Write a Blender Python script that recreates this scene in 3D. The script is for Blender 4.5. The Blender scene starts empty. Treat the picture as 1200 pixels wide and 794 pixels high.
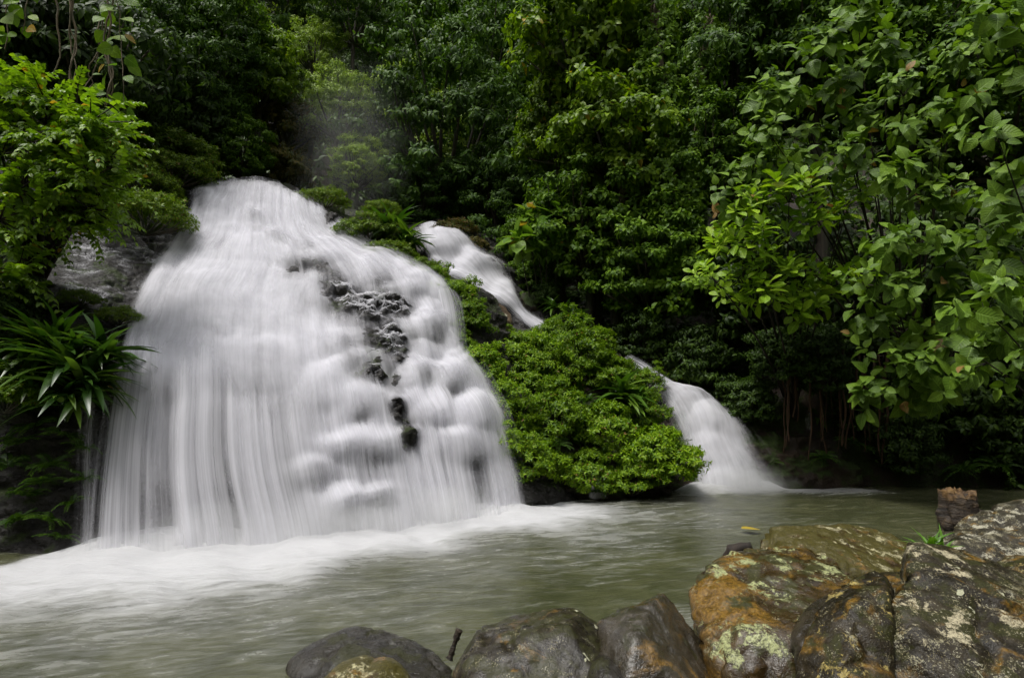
import bpy, math, random
import numpy as np
from mathutils import Vector

SC = bpy.context.scene
COL = SC.collection
R = math.radians

# ------------------------------------------------------------------ camera, sky, sun, exposure
CAM_H, LENS, PITCH = 1.6, 20.0, 6.25
cam_data = bpy.data.cameras.new("camera")
cam_data.lens = LENS; cam_data.sensor_width = 36.0; cam_data.clip_end = 600; cam_data.clip_start = 0.05
cam = bpy.data.objects.new("camera", cam_data); COL.objects.link(cam)
cam.location = (0, 0, CAM_H); cam.rotation_euler = (R(90 + PITCH), 0, 0)
SC.camera = cam

SUN_EL, SUN_AZ = 68.0, 235.0          # azimuth clockwise from +Y: light comes from behind the camera, slightly left
w = bpy.data.worlds.new("World"); SC.world = w; w.use_nodes = True
nt = w.node_tree; nt.nodes.clear()
sky = nt.nodes.new("ShaderNodeTexSky"); sky.sky_type = 'NISHITA'; sky.sun_disc = False
sky.sun_elevation = R(SUN_EL); sky.sun_rotation = R(SUN_AZ); sky.dust_density = 4.0; sky.ozone_density = 1.0
hs = nt.nodes.new("ShaderNodeHueSaturation"); hs.inputs['Saturation'].default_value = 0.16
bg = nt.nodes.new("ShaderNodeBackground"); bg.inputs['Strength'].default_value = 0.125
wo = nt.nodes.new("ShaderNodeOutputWorld")
nt.links.new(sky.outputs[0], hs.inputs['Color']); nt.links.new(hs.outputs[0], bg.inputs['Color']); nt.links.new(bg.outputs[0], wo.inputs['Surface'])
sun_d = bpy.data.lights.new("sun", 'SUN'); sun_d.energy = 1.5; sun_d.angle = R(14); sun_d.color = (1.0, 0.965, 0.91)
sun = bpy.data.objects.new("sun", sun_d); COL.objects.link(sun)
el, az = R(SUN_EL), R(SUN_AZ)
sv = Vector((math.sin(az) * math.cos(el), math.cos(az) * math.cos(el), math.sin(el)))
sun.rotation_euler = (-sv).to_track_quat('-Z', 'Y').to_euler(); sun.location = sv * 60

SC.view_settings.view_transform = 'Standard'; SC.view_settings.look = 'None'
SC.view_settings.exposure = 0.8; SC.view_settings.gamma = 1.0; SC.view_settings.use_curve_mapping = False
SC.render.engine = 'CYCLES'
cy = SC.cycles
cy.max_bounces = 6; cy.diffuse_bounces = 3; cy.glossy_bounces = 2; cy.transmission_bounces = 3; cy.transparent_max_bounces = 12
cy.volume_bounces = 1
cy.use_denoising = True; cy.caustics_reflective = False; cy.caustics_refractive = False
try:
    cy.denoiser = 'OPENIMAGEDENOISE'; cy.denoising_input_passes = 'RGB_ALBEDO_NORMAL'
except Exception: pass

# ------------------------------------------------------------------ helpers: points, noise, meshes
FX = 1200 * LENS / 36.0
SN, CS = math.sin(R(PITCH)), math.cos(R(PITCH))
def at(px, py, Y):
    """point of the place that lies Y metres ahead, read off the photograph's pixel grid"""
    xc = (px - 600) / FX; yc = -(py - 397) / FX
    d = np.array([xc, CS - yc * SN, SN + yc * CS])
    p = d * (Y / d[1]); p[2] += CAM_H
    return p
def pix(P):
    P = np.asarray(P); z = P[:, 2] - CAM_H
    f = P[:, 1] * CS + z * SN; u = -P[:, 1] * SN + z * CS
    return np.stack([600 + FX * P[:, 0] / f, 397 - FX * u / f], 1)

def _h(ix, iy, iz, seed):
    n = (ix * 374761393 + iy * 668265263 + iz * 1274126177 + seed * 974711) & 0x7fffffff
    n = ((n ^ (n >> 13)) * 1274126177) & 0x7fffffff
    n = ((n ^ (n >> 16)) * 668265263) & 0x7fffffff
    return (n & 0xffff) / 65535.0
def vnoise(p, seed=0):
    p = np.asarray(p, float); i = np.floor(p).astype(np.int64); f = p - i; f = f * f * f * (f * (f * 6 - 15) + 10)
    out = 0
    for a in (0, 1):
        for b in (0, 1):
            for c in (0, 1):
                wgt = (f[:, 0] if a else 1 - f[:, 0]) * (f[:, 1] if b else 1 - f[:, 1]) * (f[:, 2] if c else 1 - f[:, 2])
                out = out + wgt * _h(i[:, 0] + a, i[:, 1] + b, i[:, 2] + c, seed)
    return out * 2 - 1
def fbm(p, seed=0, o=4, g=0.5):
    p = np.asarray(p, float); s = 0; a = 1; t = 0
    for k in range(o):
        s = s + a * vnoise(p * 2 ** k + 17.3 * k, seed + k); t += a; a *= g
    return s / t
def sstep(a, b, x):
    t = np.clip((x - a) / (b - a), 0, 1); return t * t * (3 - 2 * t)
def unit(v):
    return v / np.maximum(np.linalg.norm(v, axis=-1, keepdims=True), 1e-9)

class Geo:
    """collects vertex / face arrays and links them as one mesh"""
    def __init__(self): self.v = []; self.l = []; self.s = []; self.uv = []; self.n = 0
    def add(self, V, loops, sizes, uv=None):
        V = np.asarray(V, float); loops = np.asarray(loops, np.int64)
        self.v.append(V); self.l.append(loops + self.n); self.s.append(np.asarray(sizes, np.int64))
        self.uv.append(np.zeros((len(loops), 2)) if uv is None else uv); self.n += len(V)
    def mesh(self, name, mat, smooth=True, attrs=None):
        me = bpy.data.meshes.new(name)
        V = np.concatenate(self.v); L = np.concatenate(self.l); S = np.concatenate(self.s); U = np.concatenate(self.uv)
        me.vertices.add(len(V)); me.vertices.foreach_set("co", V.astype(np.float32).ravel())
        me.loops.add(len(L)); me.loops.foreach_set("vertex_index", L.astype(np.int32))
        me.polygons.add(len(S)); st = np.concatenate([[0], np.cumsum(S)[:-1]])
        me.polygons.foreach_set("loop_start", st.astype(np.int32))
        me.update(calc_edges=True)
        uvl = me.uv_layers.new(name="UVMap"); uvl.data.foreach_set("uv", U.astype(np.float32).ravel())
        for k, a in (attrs or {}).items():
            at_ = me.attributes.new(k, 'FLOAT', 'POINT'); at_.data.foreach_set("value", np.asarray(a, np.float32))
        me.polygons.foreach_set("use_smooth", np.full(len(S), smooth))
        me.materials.append(mat); me.validate(); me.update()
        return me
def link(name, me, parent=None, loc=(0, 0, 0), rot=(0, 0, 0), sc=(1, 1, 1)):
    o = bpy.data.objects.new(name, me); COL.objects.link(o)
    o.parent = parent; o.location = loc; o.rotation_euler = rot; o.scale = sc
    return o
def tag(o, label=None, cat=None, group=None, kind=None):
    if label: o["label"] = label
    if cat: o["category"] = cat
    if group: o["group"] = group
    if kind: o["kind"] = kind
    return o
def empty(name, loc, label, cat, group=None):
    o = bpy.data.objects.new(name, None); COL.objects.link(o); o.location = loc; o.empty_display_size = .2
    return tag(o, label, cat, group)
def grid_faces(nu, nv, wrap=False):
    i = np.arange(nv - 1)[:, None] * nu + np.arange(nu - 1)[None]
    return np.stack([i, i + 1, i + nu + 1, i + nu], -1).reshape(-1, 4)
def add_grid(g, P, uv=None):
    nv, nu = P.shape[:2]; F = grid_faces(nu, nv)
    u = None if uv is None else uv.reshape(-1, 2)[F.ravel()]
    g.add(P.reshape(-1, 3), F.ravel(), np.full(len(F), 4), u)
def add_tube(g, pts, rad, n=7, cap=True):
    pts = np.asarray(pts, float); m = len(pts); rad = np.broadcast_to(np.asarray(rad, float), (m,))
    t = unit(np.gradient(pts, axis=0)); ref = np.array([0.31, 0.87, 0.38])
    a = unit(np.cross(t, ref)); b = np.cross(t, a); th = np.linspace(0, 2 * np.pi, n, endpoint=False)
    V = pts[:, None] + rad[:, None, None] * (np.cos(th)[None, :, None] * a[:, None] + np.sin(th)[None, :, None] * b[:, None])
    i = np.arange(m - 1)[:, None] * n; j = np.arange(n)[None]; k = (j + 1) % n
    F = np.stack([i + j, i + k, i + n + k, i + n + j], -1).reshape(-1, 4)
    L = F.ravel(); S = np.full(len(F), 4)
    if cap:
        L = np.concatenate([L, np.arange(n)[::-1], np.arange(n) + (m - 1) * n]); S = np.concatenate([S, [n, n]])
    le = np.linspace(0, 1, m)
    vuv = np.stack([np.tile(j / n, (m, 1)), np.repeat(le[:, None], n, 1)], -1).reshape(-1, 2)
    g.add(V.reshape(-1, 3), L, S, vuv[L])
def bez(p0, p1, p2, n=8):
    t = np.linspace(0, 1, n)[:, None]
    return (1 - t) ** 2 * np.asarray(p0) + 2 * t * (1 - t) * np.asarray(p1) + t * t * np.asarray(p2)

# ------------------------------------------------------------------ helpers: materials
def nmat(name):
    m = bpy.data.materials.new(name); m.use_nodes = True; m.node_tree.nodes.clear()
    t = m.node_tree; out = t.nodes.new("ShaderNodeOutputMaterial")
    def N(ty, **kw):
        n = t.nodes.new(ty)
        for k, v in kw.items():
            if k[0] == '_': setattr(n, k[1:], v)
            else:
                key = int(k[1:]) if k[0] == 'i' and k[1:].isdigit() else k.replace('__', ' ')
                if hasattr(v, 'is_output'): t.links.new(v, n.inputs[key])
                else: n.inputs[key].default_value = v
        return n
    def ramp(fac, stops, interp='LINEAR'):
        n = t.nodes.new("ShaderNodeValToRGB"); n.color_ramp.interpolation = interp
        e = n.color_ramp.elements
        while len(e) > 1: e.remove(e[0])
        e[0].position = stops[0][0]; e[0].color = (*stops[0][1], 1) if not np.isscalar(stops[0][1]) else (stops[0][1],) * 3 + (1,)
        for p, c in stops[1:]:
            x = e.new(p); x.color = (*c, 1) if not np.isscalar(c) else (c, c, c, 1)
        t.links.new(fac, n.inputs[0]); return n.outputs[0]
    def mix(f, a, b, blend='MIX'):
        n = t.nodes.new("ShaderNodeMix"); n.data_type = 'RGBA'; n.blend_type = blend
        for idx, v in ((0, f), (6, a), (7, b)):
            if hasattr(v, 'is_output'): t.links.new(v, n.inputs[idx])
            elif idx == 0: n.inputs[0].default_value = v
            else: n.inputs[idx].default_value = (*v, 1)
        return n.outputs[2]
    def math_(op, a, b=0.0, c=0.0, clamp=False):
        n = t.nodes.new("ShaderNodeMath"); n.operation = op; n.use_clamp = clamp
        for idx, v in ((0, a), (1, b), (2, c)):
            if hasattr(v, 'is_output'): t.links.new(v, n.inputs[idx])
            else: n.inputs[idx].default_value = v
        return n.outputs[0]
    def mrange(v, a, b, c=0.0, d=1.0):
        n = t.nodes.new("ShaderNodeMapRange"); n.interpolation_type = 'SMOOTHSTEP'
        for idx, x in ((0, v), (1, a), (2, b), (3, c), (4, d)):
            if hasattr(x, 'is_output'): t.links.new(x, n.inputs[idx])
            else: n.inputs[idx].default_value = x
        return n.outputs[0]
    def noise(vec, scale, detail=4.0, rough=0.55, dist=0.0, dim='3D'):
        n = t.nodes.new("ShaderNodeTexNoise"); n.noise_dimensions = dim
        t.links.new(vec, n.inputs['Vector']); n.inputs['Scale'].default_value = scale; n.inputs['Detail'].default_value = detail
        n.inputs['Roughness'].default_value = rough; n.inputs['Distortion'].default_value = dist
        return n.outputs[0]
    def mapping(vec, scale=(1, 1, 1), loc=(0, 0, 0), rot=(0, 0, 0)):
        n = t.nodes.new("ShaderNodeMapping"); t.links.new(vec, n.inputs[0])
        n.inputs['Scale'].default_value = scale; n.inputs['Location'].default_value = loc; n.inputs['Rotation'].default_value = rot
        return n.outputs[0]
    def bump(h, strength=.5, dist=.02):
        return N("ShaderNodeBump", Strength=strength, Distance=dist, Height=h).outputs[0]
    class K: pass
    k = K(); k.m = m; k.t = t; k.N = N; k.ramp = ramp; k.mix = mix; k.math = math_; k.mrange = mrange; k.noise = noise; k.mapping = mapping; k.bump = bump
    k.obj = N("ShaderNodeTexCoord").outputs['Object']; k.uv = N("ShaderNodeTexCoord").outputs['UV']; k.geo = N("ShaderNodeNewGeometry")
    k.out = lambda s: t.links.new(s, out.inputs[0])
    return k

def leaf_mat(name, cols, rough=.42, trans=.28, rib=0.0, spec=.45, odd=None, tcol=(1.25, 1.35, .55)):
    k = nmat(name)
    isl = k.geo.outputs['Random Per Island']; ob = k.N("ShaderNodeObjectInfo").outputs['Random']
    n = len(cols); c = k.ramp(isl, [((i + .5) / n, cols[i]) for i in range(n)])
    if odd:                                                           # a few leaves turned yellow or brown
        r2 = k.math('FRACT', k.math('MULTIPLY', isl, 37.7))
        c = k.mix(k.mrange(r2, 1 - odd[1] - .004, 1 - odd[1]), c, odd[0])
    c = k.mix(1.0, c, k.ramp(ob, [(0, (.78, .80, .80)), (1, (1.18, 1.14, 1.08))]), 'MULTIPLY')
    nb = None
    if rib:
        s = k.N("ShaderNodeSeparateXYZ", Vector=k.uv)
        ax = k.math('ABSOLUTE', k.math('SUBTRACT', s.outputs[0], .5))
        mid = k.mrange(ax, .015, .05, 1, 0)
        vv = k.math('SINE', k.math('MULTIPLY', k.math('SUBTRACT', s.outputs[1], k.math('MULTIPLY', ax, .45)), 52.0))
        sv_ = k.mrange(vv, .6, .98)
        c = k.mix(k.math('MULTIPLY', k.math('MAXIMUM', mid, k.math('MULTIPLY', sv_, .45)), rib), c, tuple(min(1, x * 1.9 + .03) for x in cols[-1]))
        bl = k.noise(k.obj, 14, 3)
        c = k.mix(k.mrange(bl, .45, .75, 0, .45), c, tuple(x * .55 for x in cols[0]))
        nb = k.bump(k.math('SUBTRACT', k.math('MULTIPLY', vv, .3), mid), .35, .01)
    p = k.N("ShaderNodeBsdfPrincipled", Base__Color=c, Roughness=rough); p.inputs['Specular IOR Level'].default_value = spec
    tc = k.mix(1.0, c, tcol, 'MULTIPLY')
    tr = k.N("ShaderNodeBsdfTranslucent", Color=tc)
    if nb: k.t.links.new(nb, p.inputs['Normal'])
    mx = k.N("ShaderNodeMixShader", i0=trans, i1=p.outputs[0], i2=tr.outputs[0])
    k.out(mx.outputs[0]); return k.m

def rock_mat(name, cols, lichen=0.0, lich_col=(.50, .50, .36), moss=0.0, moss_col=(.07, .10, .02), wet=.25, scale=1.0, ochre=0.0, bumpy=1.0, spots=0.0, spec=.3, specks=0.0, coat=0.0):
    k = nmat(name); v = k.obj
    n1 = k.noise(v, 1.7 * scale, 6, .62, .6); n2 = k.noise(v, 7 * scale, 6, .65, .3); n3 = k.noise(v, 31 * scale, 4, .6)
    c = k.ramp(k.math('ADD', k.math('MULTIPLY', n1, .65), k.math('MULTIPLY', n2, .35)), [(.33, cols[0]), (.5, cols[1]), (.66, cols[2])])
    c = k.mix(k.mrange(n3, .5, .75, 0, .5), c, tuple(x * .45 for x in cols[0]))
    rough = k.mrange(n2, .35, .7, wet, wet + .3)
    if ochre:
        o1 = k.noise(k.mapping(v, loc=(3, 7, 1)), 1.6 * scale, 5, .6, .8)
        m_ = k.math('MULTIPLY', k.mrange(o1, .62 - ochre * .25, .74 - ochre * .25), k.mrange(n2, .3, .55, .45, 1))
        c = k.mix(m_, c, k.ramp(n3, [(.35, (.075, .040, .006)), (.6, (.20, .11, .015)), (.75, (.30, .19, .04))]))
    nz = k.N("ShaderNodeSeparateXYZ", Vector=k.geo.outputs['Normal']).outputs[2]
    if moss:
        o2 = k.noise(k.mapping(v, loc=(9, 2, 5)), 2.4 * scale, 6, .65, .4)
        m_ = k.math('MULTIPLY', k.mrange(o2, .60 - moss * .25, .70 - moss * .25), k.mrange(nz, -.1, .5, .25, 1))
        c = k.mix(m_, c, k.ramp(n3, [(.3, tuple(x * .45 for x in moss_col)), (.7, moss_col)]))
        rough = k.math('ADD', rough, k.math('MULTIPLY', m_, .3), clamp=True)
    lm = None
    if lichen:
        o3 = k.noise(k.mapping(v, loc=(4, 4, 8)), 3.0 * scale, 3, .55, .2); o4 = k.noise(v, 19 * scale, 6, .75, .6)
        s_ = k.math('ADD', k.math('MULTIPLY', o3, .58), k.math('MULTIPLY', o4, .42))
        s_ = k.math('ADD', s_, k.mrange(nz, -.2, .7, -.10, .03))
        lm = k.mrange(s_, .60 - lichen * .14, .64 - lichen * .14)
        lc = k.ramp(k.noise(v, 40 * scale, 3), [(.35, tuple(x * .35 for x in lich_col)), (.52, lich_col), (.7, tuple(min(1, x * 1.25) for x in lich_col))])
        c = k.mix(lm, c, lc); rough = k.math('ADD', rough, k.math('MULTIPLY', lm, .4), clamp=True)
    if spots:
        vo = k.N("ShaderNodeTexVoronoi", Vector=k.mix(.12, v, k.N("ShaderNodeTexNoise", Vector=v, Scale=6 * scale).outputs[1]), Scale=4.2 * scale)
        rnd = k.N("ShaderNodeSeparateColor", Color=vo.outputs['Color']).outputs[0]
        sp = k.math('MULTIPLY', k.mrange(vo.outputs[0], .16, .21, 1, 0), k.mrange(rnd, 1 - spots - .01, 1 - spots))
        c = k.mix(sp, c, k.ramp(n3, [(.3, (.22, .22, .14)), (.65, (.47, .47, .33))])); rough = k.math('ADD', rough, k.math('MULTIPLY', sp, .3), clamp=True)
    if specks:                                                        # fine crust of grey and tan dots
        n5 = k.noise(v, 46 * scale, 4, .7, .4); n6 = k.noise(k.mapping(v, loc=(6, 1, 2)), 4.5 * scale, 4, .6, .4)
        sm = k.math('MULTIPLY', k.mrange(k.math('ADD', k.math('MULTIPLY', n5, .6), k.math('MULTIPLY', n6, .4)), .590 - specks * .035, .625 - specks * .035), k.mrange(nz, -.4, .5, .45, 1))
        c = k.mix(sm, c, k.ramp(n2, [(.35, (.13, .10, .045)), (.5, (.22, .20, .12)), (.65, (.30, .29, .22))])); rough = k.math('ADD', rough, k.math('MULTIPLY', sm, .3), clamp=True)
    hgt = k.math('ADD', k.math('MULTIPLY', n2, .6), k.math('MULTIPLY', n3, .25))
    hgt = k.math('ADD', hgt, k.math('ADD', n1, k.math('MULTIPLY', k.noise(v, 70 * scale, 3, .6), .10)))
    if lm is not None: hgt = k.math('ADD', hgt, k.math('MULTIPLY', lm, .06))
    p = k.N("ShaderNodeBsdfPrincipled", Base__Color=c, Roughness=rough, Normal=k.bump(hgt, .75 * bumpy, .06 / scale))
    p.inputs['Coat Weight'].default_value = coat; p.inputs['Coat Roughness'].default_value = .16; k.t.links.new(k.bump(hgt, .5 * bumpy, .05 / scale), p.inputs['Coat Normal'])
    p.inputs['Specular IOR Level'].default_value = spec
    k.out(p.outputs[0]); return k.m

def bark_mat(name, a, b, sc=(14, 14, 2.2)):
    k = nmat(name); n1 = k.noise(k.mapping(k.obj, sc), 1.0, 6, .65, .4); n2 = k.noise(k.obj, 2.2, 4)
    c = k.mix(k.mrange(n2, .4, .65), k.ramp(n1, [(.35, tuple(x * .4 for x in a)), (.6, a)]), k.ramp(n1, [(.35, tuple(x * .5 for x in b)), (.65, b)]))
    p = k.N("ShaderNodeBsdfPrincipled", Base__Color=c, Roughness=.8, Normal=k.bump(n1, .6, .02)); k.out(p.outputs[0]); return k.m

# ------------------------------------------------------------------ helpers: leaves, sprays, crowns
def leaf_tpl(w=.32, st=(0, .3, .68, 1), fold=.35, curl=.25, shape='ovate', wav=0.0):
    """a leaf one unit long along +Y, upper face +Z; returns verts, loop list, face sizes, loop uv"""
    V, U = [], []; ids = []
    for i, t in enumerate(st):
        if shape == 'ovate': hw = w * math.sin(math.pi * t ** .78) ** .9 if 0 < t < 1 else 0
        elif shape == 'obovate': hw = w * math.sin(math.pi * t ** 1.5) ** .85 if 0 < t < 1 else 0
        elif shape == 'lance': hw = w * math.sin(math.pi * t ** .8) if 0 < t < 1 else 0
        elif shape == 'heart': hw = w * (1.0, 1, .92, .62, .25, 0)[min(5, int(t * 5.01))] if 0 < t < 1 else 0
        else: hw = w * min(1, t * 8 + .35) * (1 - t ** 3.2) if t < 1 else 0       # strap
        z = -curl * t * t; y = t * (1 - .25 * curl * t)
        V.append((0, y, z)); U.append((.5, t)); c = len(V) - 1
        if hw > 0:
            q = wav * math.sin(i * 2.4)
            V.append((-hw, y - .1 * hw, z + fold * hw + q)); U.append((0, t)); V.append((hw, y - .1 * hw, z + fold * hw - q)); U.append((1, t)); ids.append((c, c + 1, c + 2))
        else: ids.append((c, None, None))
    F = []
    for (c, l, r), (c2, l2, r2) in zip(ids[:-1], ids[1:]):
        if l is None and l2 is None: continue
        if l is None: F += [(c, c2, l2), (c, r2, c2)]
        elif l2 is None: F += [(c, c2, l), (c, r, c2)]
        else: F += [(c, c2, l2, l), (c, r, r2, c2)]
    L = np.array([i for f in F for i in f]); S = np.array([len(f) for f in F])
    return np.array(V, float), L, S, np.array(U)[L]
def add_leaves(g, tpl, P, D, Nh, s, wid=None):
    V, L, S, U = tpl; n = len(P); y = unit(D); x = unit(np.cross(y, Nh)); z = np.cross(x, y)
    s = np.broadcast_to(np.asarray(s, float), (n,)); wid = s if wid is None else wid * s
    W_ = P[:, None] + V[None, :, :1] * (wid[:, None] * x)[:, None] + V[None, :, 1:2] * (s[:, None] * y)[:, None] + V[None, :, 2:] * (s[:, None] * z)[:, None]
    nv = len(V)
    g.add(W_.reshape(-1, 3), (L[None] + nv * np.arange(n)[:, None]).ravel(), np.tile(S, n), np.tile(U, (n, 1)))
UP = np.array([0, 0, 1.0])
def rosettes(g, tpl, P, A, K, L, rng, spread=(35, 95), droop=.3, pet=.12, stem=.5, var=.3, ndev=.35):
    """K leaves in a spiral round every shoot tip P with axis A"""
    M = len(P); A = unit(A)
    b1 = unit(np.cross(A, np.array([.36, .48, .8]))); b2 = np.cross(A, b1)
    k = np.arange(K); f = k / max(1, K - 1)
    azm = (k * 2.39996)[None] + rng.uniform(0, 6.283, (M, 1)) + rng.normal(0, .25, (M, K))
    ang = np.radians(spread[0] + (spread[1] - spread[0]) * f)[None] + rng.normal(0, .16, (M, K))
    rad = np.cos(azm)[..., None] * b1[:, None] + np.sin(azm)[..., None] * b2[:, None]
    D = A[:, None] * np.cos(ang)[..., None] + rad * np.sin(ang)[..., None]
    D[..., 2] -= droop * rng.uniform(.3, 1.3, (M, K)); D = unit(D)
    Nn = A[:, None] - D * np.sum(A[:, None] * D, -1, keepdims=True) + rng.normal(0, ndev, (M, K, 3)) * .6 + UP * .3
    ln = L * rng.uniform(1 - var, 1 + var, (M, K)) * (.75 + .35 * f)[None]
    pos = P[:, None] + A[:, None] * (L * stem * (1 - f))[None, :, None] + D * (pet * L)
    add_leaves(g, tpl, pos.reshape(-1, 3), D.reshape(-1, 3), Nn.reshape(-1, 3), ln.ravel())
def sprays(g, tpl, P, D, K, L, rng, length, droop=.4, var=.2, wob=.2, flat=.8):
    """pinnate sprays: leaflets in two rows along an arching twig"""
    M = len(P); D = unit(D); side = unit(np.cross(D, UP)); upn = np.cross(side, D)
    length = np.broadcast_to(np.asarray(length, float), (M,))
    for k in range(K):
        t = (k // 2 + .6) / (K / 2); sg = 1 if k % 2 else -1
        pos = P + D * (length * t)[:, None] - UP * (droop * length * t * t)[:, None]
        tan = unit(D - UP * (2 * droop * t))
        d = unit(tan * (.55 + .5 * t) + side * sg * flat + rng.normal(0, wob, (M, 3)) - UP * .12)
        add_leaves(g, tpl, pos, d, upn + rng.normal(0, wob, (M, 3)), L * rng.uniform(1 - var, 1 + var, M) * (1 - .35 * t))
def sphere_dirs(n, rng, zmin=-1.0):
    i = np.arange(n) + .5; z = 1 - (1 - zmin) * i / n; a = i * 2.39996 + rng.uniform(0, 6)
    r = np.sqrt(np.maximum(0, 1 - z * z)); return unit(np.stack([r * np.cos(a), r * np.sin(a), z], 1) + rng.normal(0, .09, (n, 3)))
def crown_shoots(rng, rad, nb, rb, ms, zmin=-.75, flat=.5, inner=.55, jag=.3):
    """bough centres over an uneven crown and the shoot tips on top of each bough"""
    rad = np.asarray(rad, float); d = sphere_dirs(nb, rng, zmin)
    lump = 1 + jag * fbm(d * 1.7 + 5, int(rng.integers(1e4)), 2)[:, None]
    C_ = d * rad * rng.uniform(inner, 1, (nb, 1)) * lump
    sz = rb * rng.uniform(.6, 1.35, nb)
    dd = unit(rng.normal(0, 1, (nb, ms, 3))); dd[..., 2] = np.abs(dd[..., 2]) * .9 - .12
    P = C_[:, None] + dd * sz[:, None, None] * np.array([1, 1, flat]) * rng.uniform(.55, 1.08, (nb, ms, 1))
    A = unit(dd * .6 + d[:, None] * .45 + UP * .35 + rng.normal(0, .2, (nb, ms, 3)))
    return C_, P.reshape(-1, 3), A.reshape(-1, 3)
def limb_mesh(name, start, ends, r0, mat, rng, n=6):
    g = Geo(); start = np.asarray(start, float)
    for e in ends:
        m_ = start * .45 + e * .55 + rng.normal(0, .07, 3) * np.linalg.norm(e - start) - UP * .08 * np.linalg.norm(e - start)
        add_tube(g, bez(start + rng.normal(0, .1 * r0, 3), m_, e, 7), np.linspace(r0, r0 * .16, 7), n, False)
    return g.mesh(name, mat)

# ------------------------------------------------------------------ materials
M = {}
M['leaf_deep'] = leaf_mat("leaf_deep_green", [(.028, .066, .010), (.052, .110, .014), (.085, .160, .020)], .50, .22, spec=.15)
M['leaf_mid'] = leaf_mat("leaf_mid_green", [(.048, .105, .008), (.085, .165, .010), (.13, .23, .014)], .50, .28, spec=.15)
M['leaf_far'] = leaf_mat("leaf_hazed_green", [(.16, .25, .04), (.23, .33, .05), (.29, .39, .07)], .5, .30, spec=.2)  # leaf colour lightened to stand in for sunlit haze in the gap
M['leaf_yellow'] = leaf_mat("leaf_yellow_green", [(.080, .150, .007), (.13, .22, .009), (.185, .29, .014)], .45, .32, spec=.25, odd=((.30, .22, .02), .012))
M['leaf_brown'] = leaf_mat("leaf_bronze_green", [(.060, .075, .010), (.11, .11, .014), (.16, .125, .020)], .5, .28, spec=.2)
M['leaf_creeper'] = leaf_mat("leaf_creeper", [(.085, .175, .010), (.135, .25, .012), (.18, .31, .016)], .45, .32, spec=.25)
M['leaf_cushion'] = leaf_mat("leaf_cushion", [(.068, .145, .006), (.13, .235, .007), (.215, .33, .011), (.16, .275, .008)], .45, .34, spec=.25, odd=((.26, .15, .05), .015))
M['leaf_moss'] = leaf_mat("leaf_low_cushion", [(.07, .13, .010), (.115, .19, .013), (.16, .24, .018)], .5, .3, spec=.2, odd=((.16, .09, .03), .03))
M['leaf_red'] = leaf_mat("leaf_rust_tinged", [(.055, .085, .016), (.10, .10, .022), (.15, .085, .03)], .5, .25, spec=.2)
M['leaf_big'] = leaf_mat("leaf_big_ovate", [(.080, .155, .014), (.115, .21, .018), (.16, .27, .022)], .48, .25, rib=.35, spec=.3, odd=((.24, .13, .04), .012))
M['leaf_bright'] = leaf_mat("leaf_bright_obovate", [(.14, .26, .010), (.20, .34, .013), (.26, .40, .020)], .40, .32, rib=.35, spec=.35, odd=((.33, .10, .02), .006))
M['leaf_bush'] = leaf_mat("leaf_glossy_bush", [(.095, .185, .007), (.15, .27, .009), (.21, .34, .012)], .30, .38, rib=.25, spec=.5, odd=((.38, .22, .02), .012))
M['leaf_vine'] = leaf_mat("leaf_vine", [(.10, .20, .02), (.15, .27, .025), (.20, .31, .03)], .4, .38, rib=.2, spec=.15, odd=((.36, .22, .03), .10))
M['leaf_strap'] = leaf_mat("leaf_strap", [(.028, .075, .008), (.055, .125, .012), (.11, .19, .022)], .32, .25, spec=.45, odd=((.22, .17, .03), .012))
M['leaf_fern'] = leaf_mat("leaf_fern", [(.030, .070, .009), (.05, .11, .012), (.075, .145, .016)], .5, .3, spec=.2)
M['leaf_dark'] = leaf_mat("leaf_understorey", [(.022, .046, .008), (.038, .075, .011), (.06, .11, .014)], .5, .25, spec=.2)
M['leaf_grass'] = leaf_mat("leaf_grass", [(.09, .22, .012), (.14, .30, .02)], .4, .35)
M['bark'] = bark_mat("bark", (.075, .058, .040), (.05, .06, .03))
M['vine'] = bark_mat("vine_bark", (.17, .125, .07), (.11, .10, .05))
M['dead'] = bark_mat("dead_wood", (.030, .017, .009), (.018, .012, .007))
M['root'] = bark_mat("root_bark", (.085, .038, .014), (.045, .026, .012))
M['cliff'] = rock_mat("wet_cliff_rock", [(.008, .0075, .007), (.021, .019, .017), (.050, .046, .042)], wet=.26, spec=.25, scale=1.0, moss=.35, moss_col=(.035, .05, .012), bumpy=1.6)
M['bank'] = rock_mat("bank_rock", [(.012, .008, .005), (.028, .018, .011), (.055, .036, .022)], wet=.4, scale=.9, moss=.6, moss_col=(.04, .065, .012), bumpy=1.4)

# ------------------------------------------------------------------ terrain
POOL = np.array([(-13, -12), (-11, 2), (-7.5, 5.9), (-5.6, 6.2), (-4.3, 6.6), (-2.3, 7.3), (.1, 8.9), (.6, 9.4), (3.2, 10.1), (4.6, 10.9), (6.5, 11.0), (9.7, 10.8), (13.5, 9.6), (17, 4), (19, -12)], float)
def pool_dist(x, y):
    """distance outside the pool's bank line (negative in the water)"""
    p = np.stack([x, y], 1); best = np.full(len(p), 1e9); inside = np.zeros(len(p), bool)
    for a, b in zip(POOL, np.roll(POOL, -1, 0)):
        e = b - a; t = np.clip(((p - a) @ e) / (e @ e), 0, 1); best = np.minimum(best, np.linalg.norm(p - a - t[:, None] * e, axis=1))
        c = (a[1] > y) != (b[1] > y)
        with np.errstate(divide='ignore', invalid='ignore'):
            inside ^= c & (x < (b[0] - a[0]) * (y - a[1]) / (b[1] - a[1]) + a[0])
    return np.where(inside, -best, best)
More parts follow.
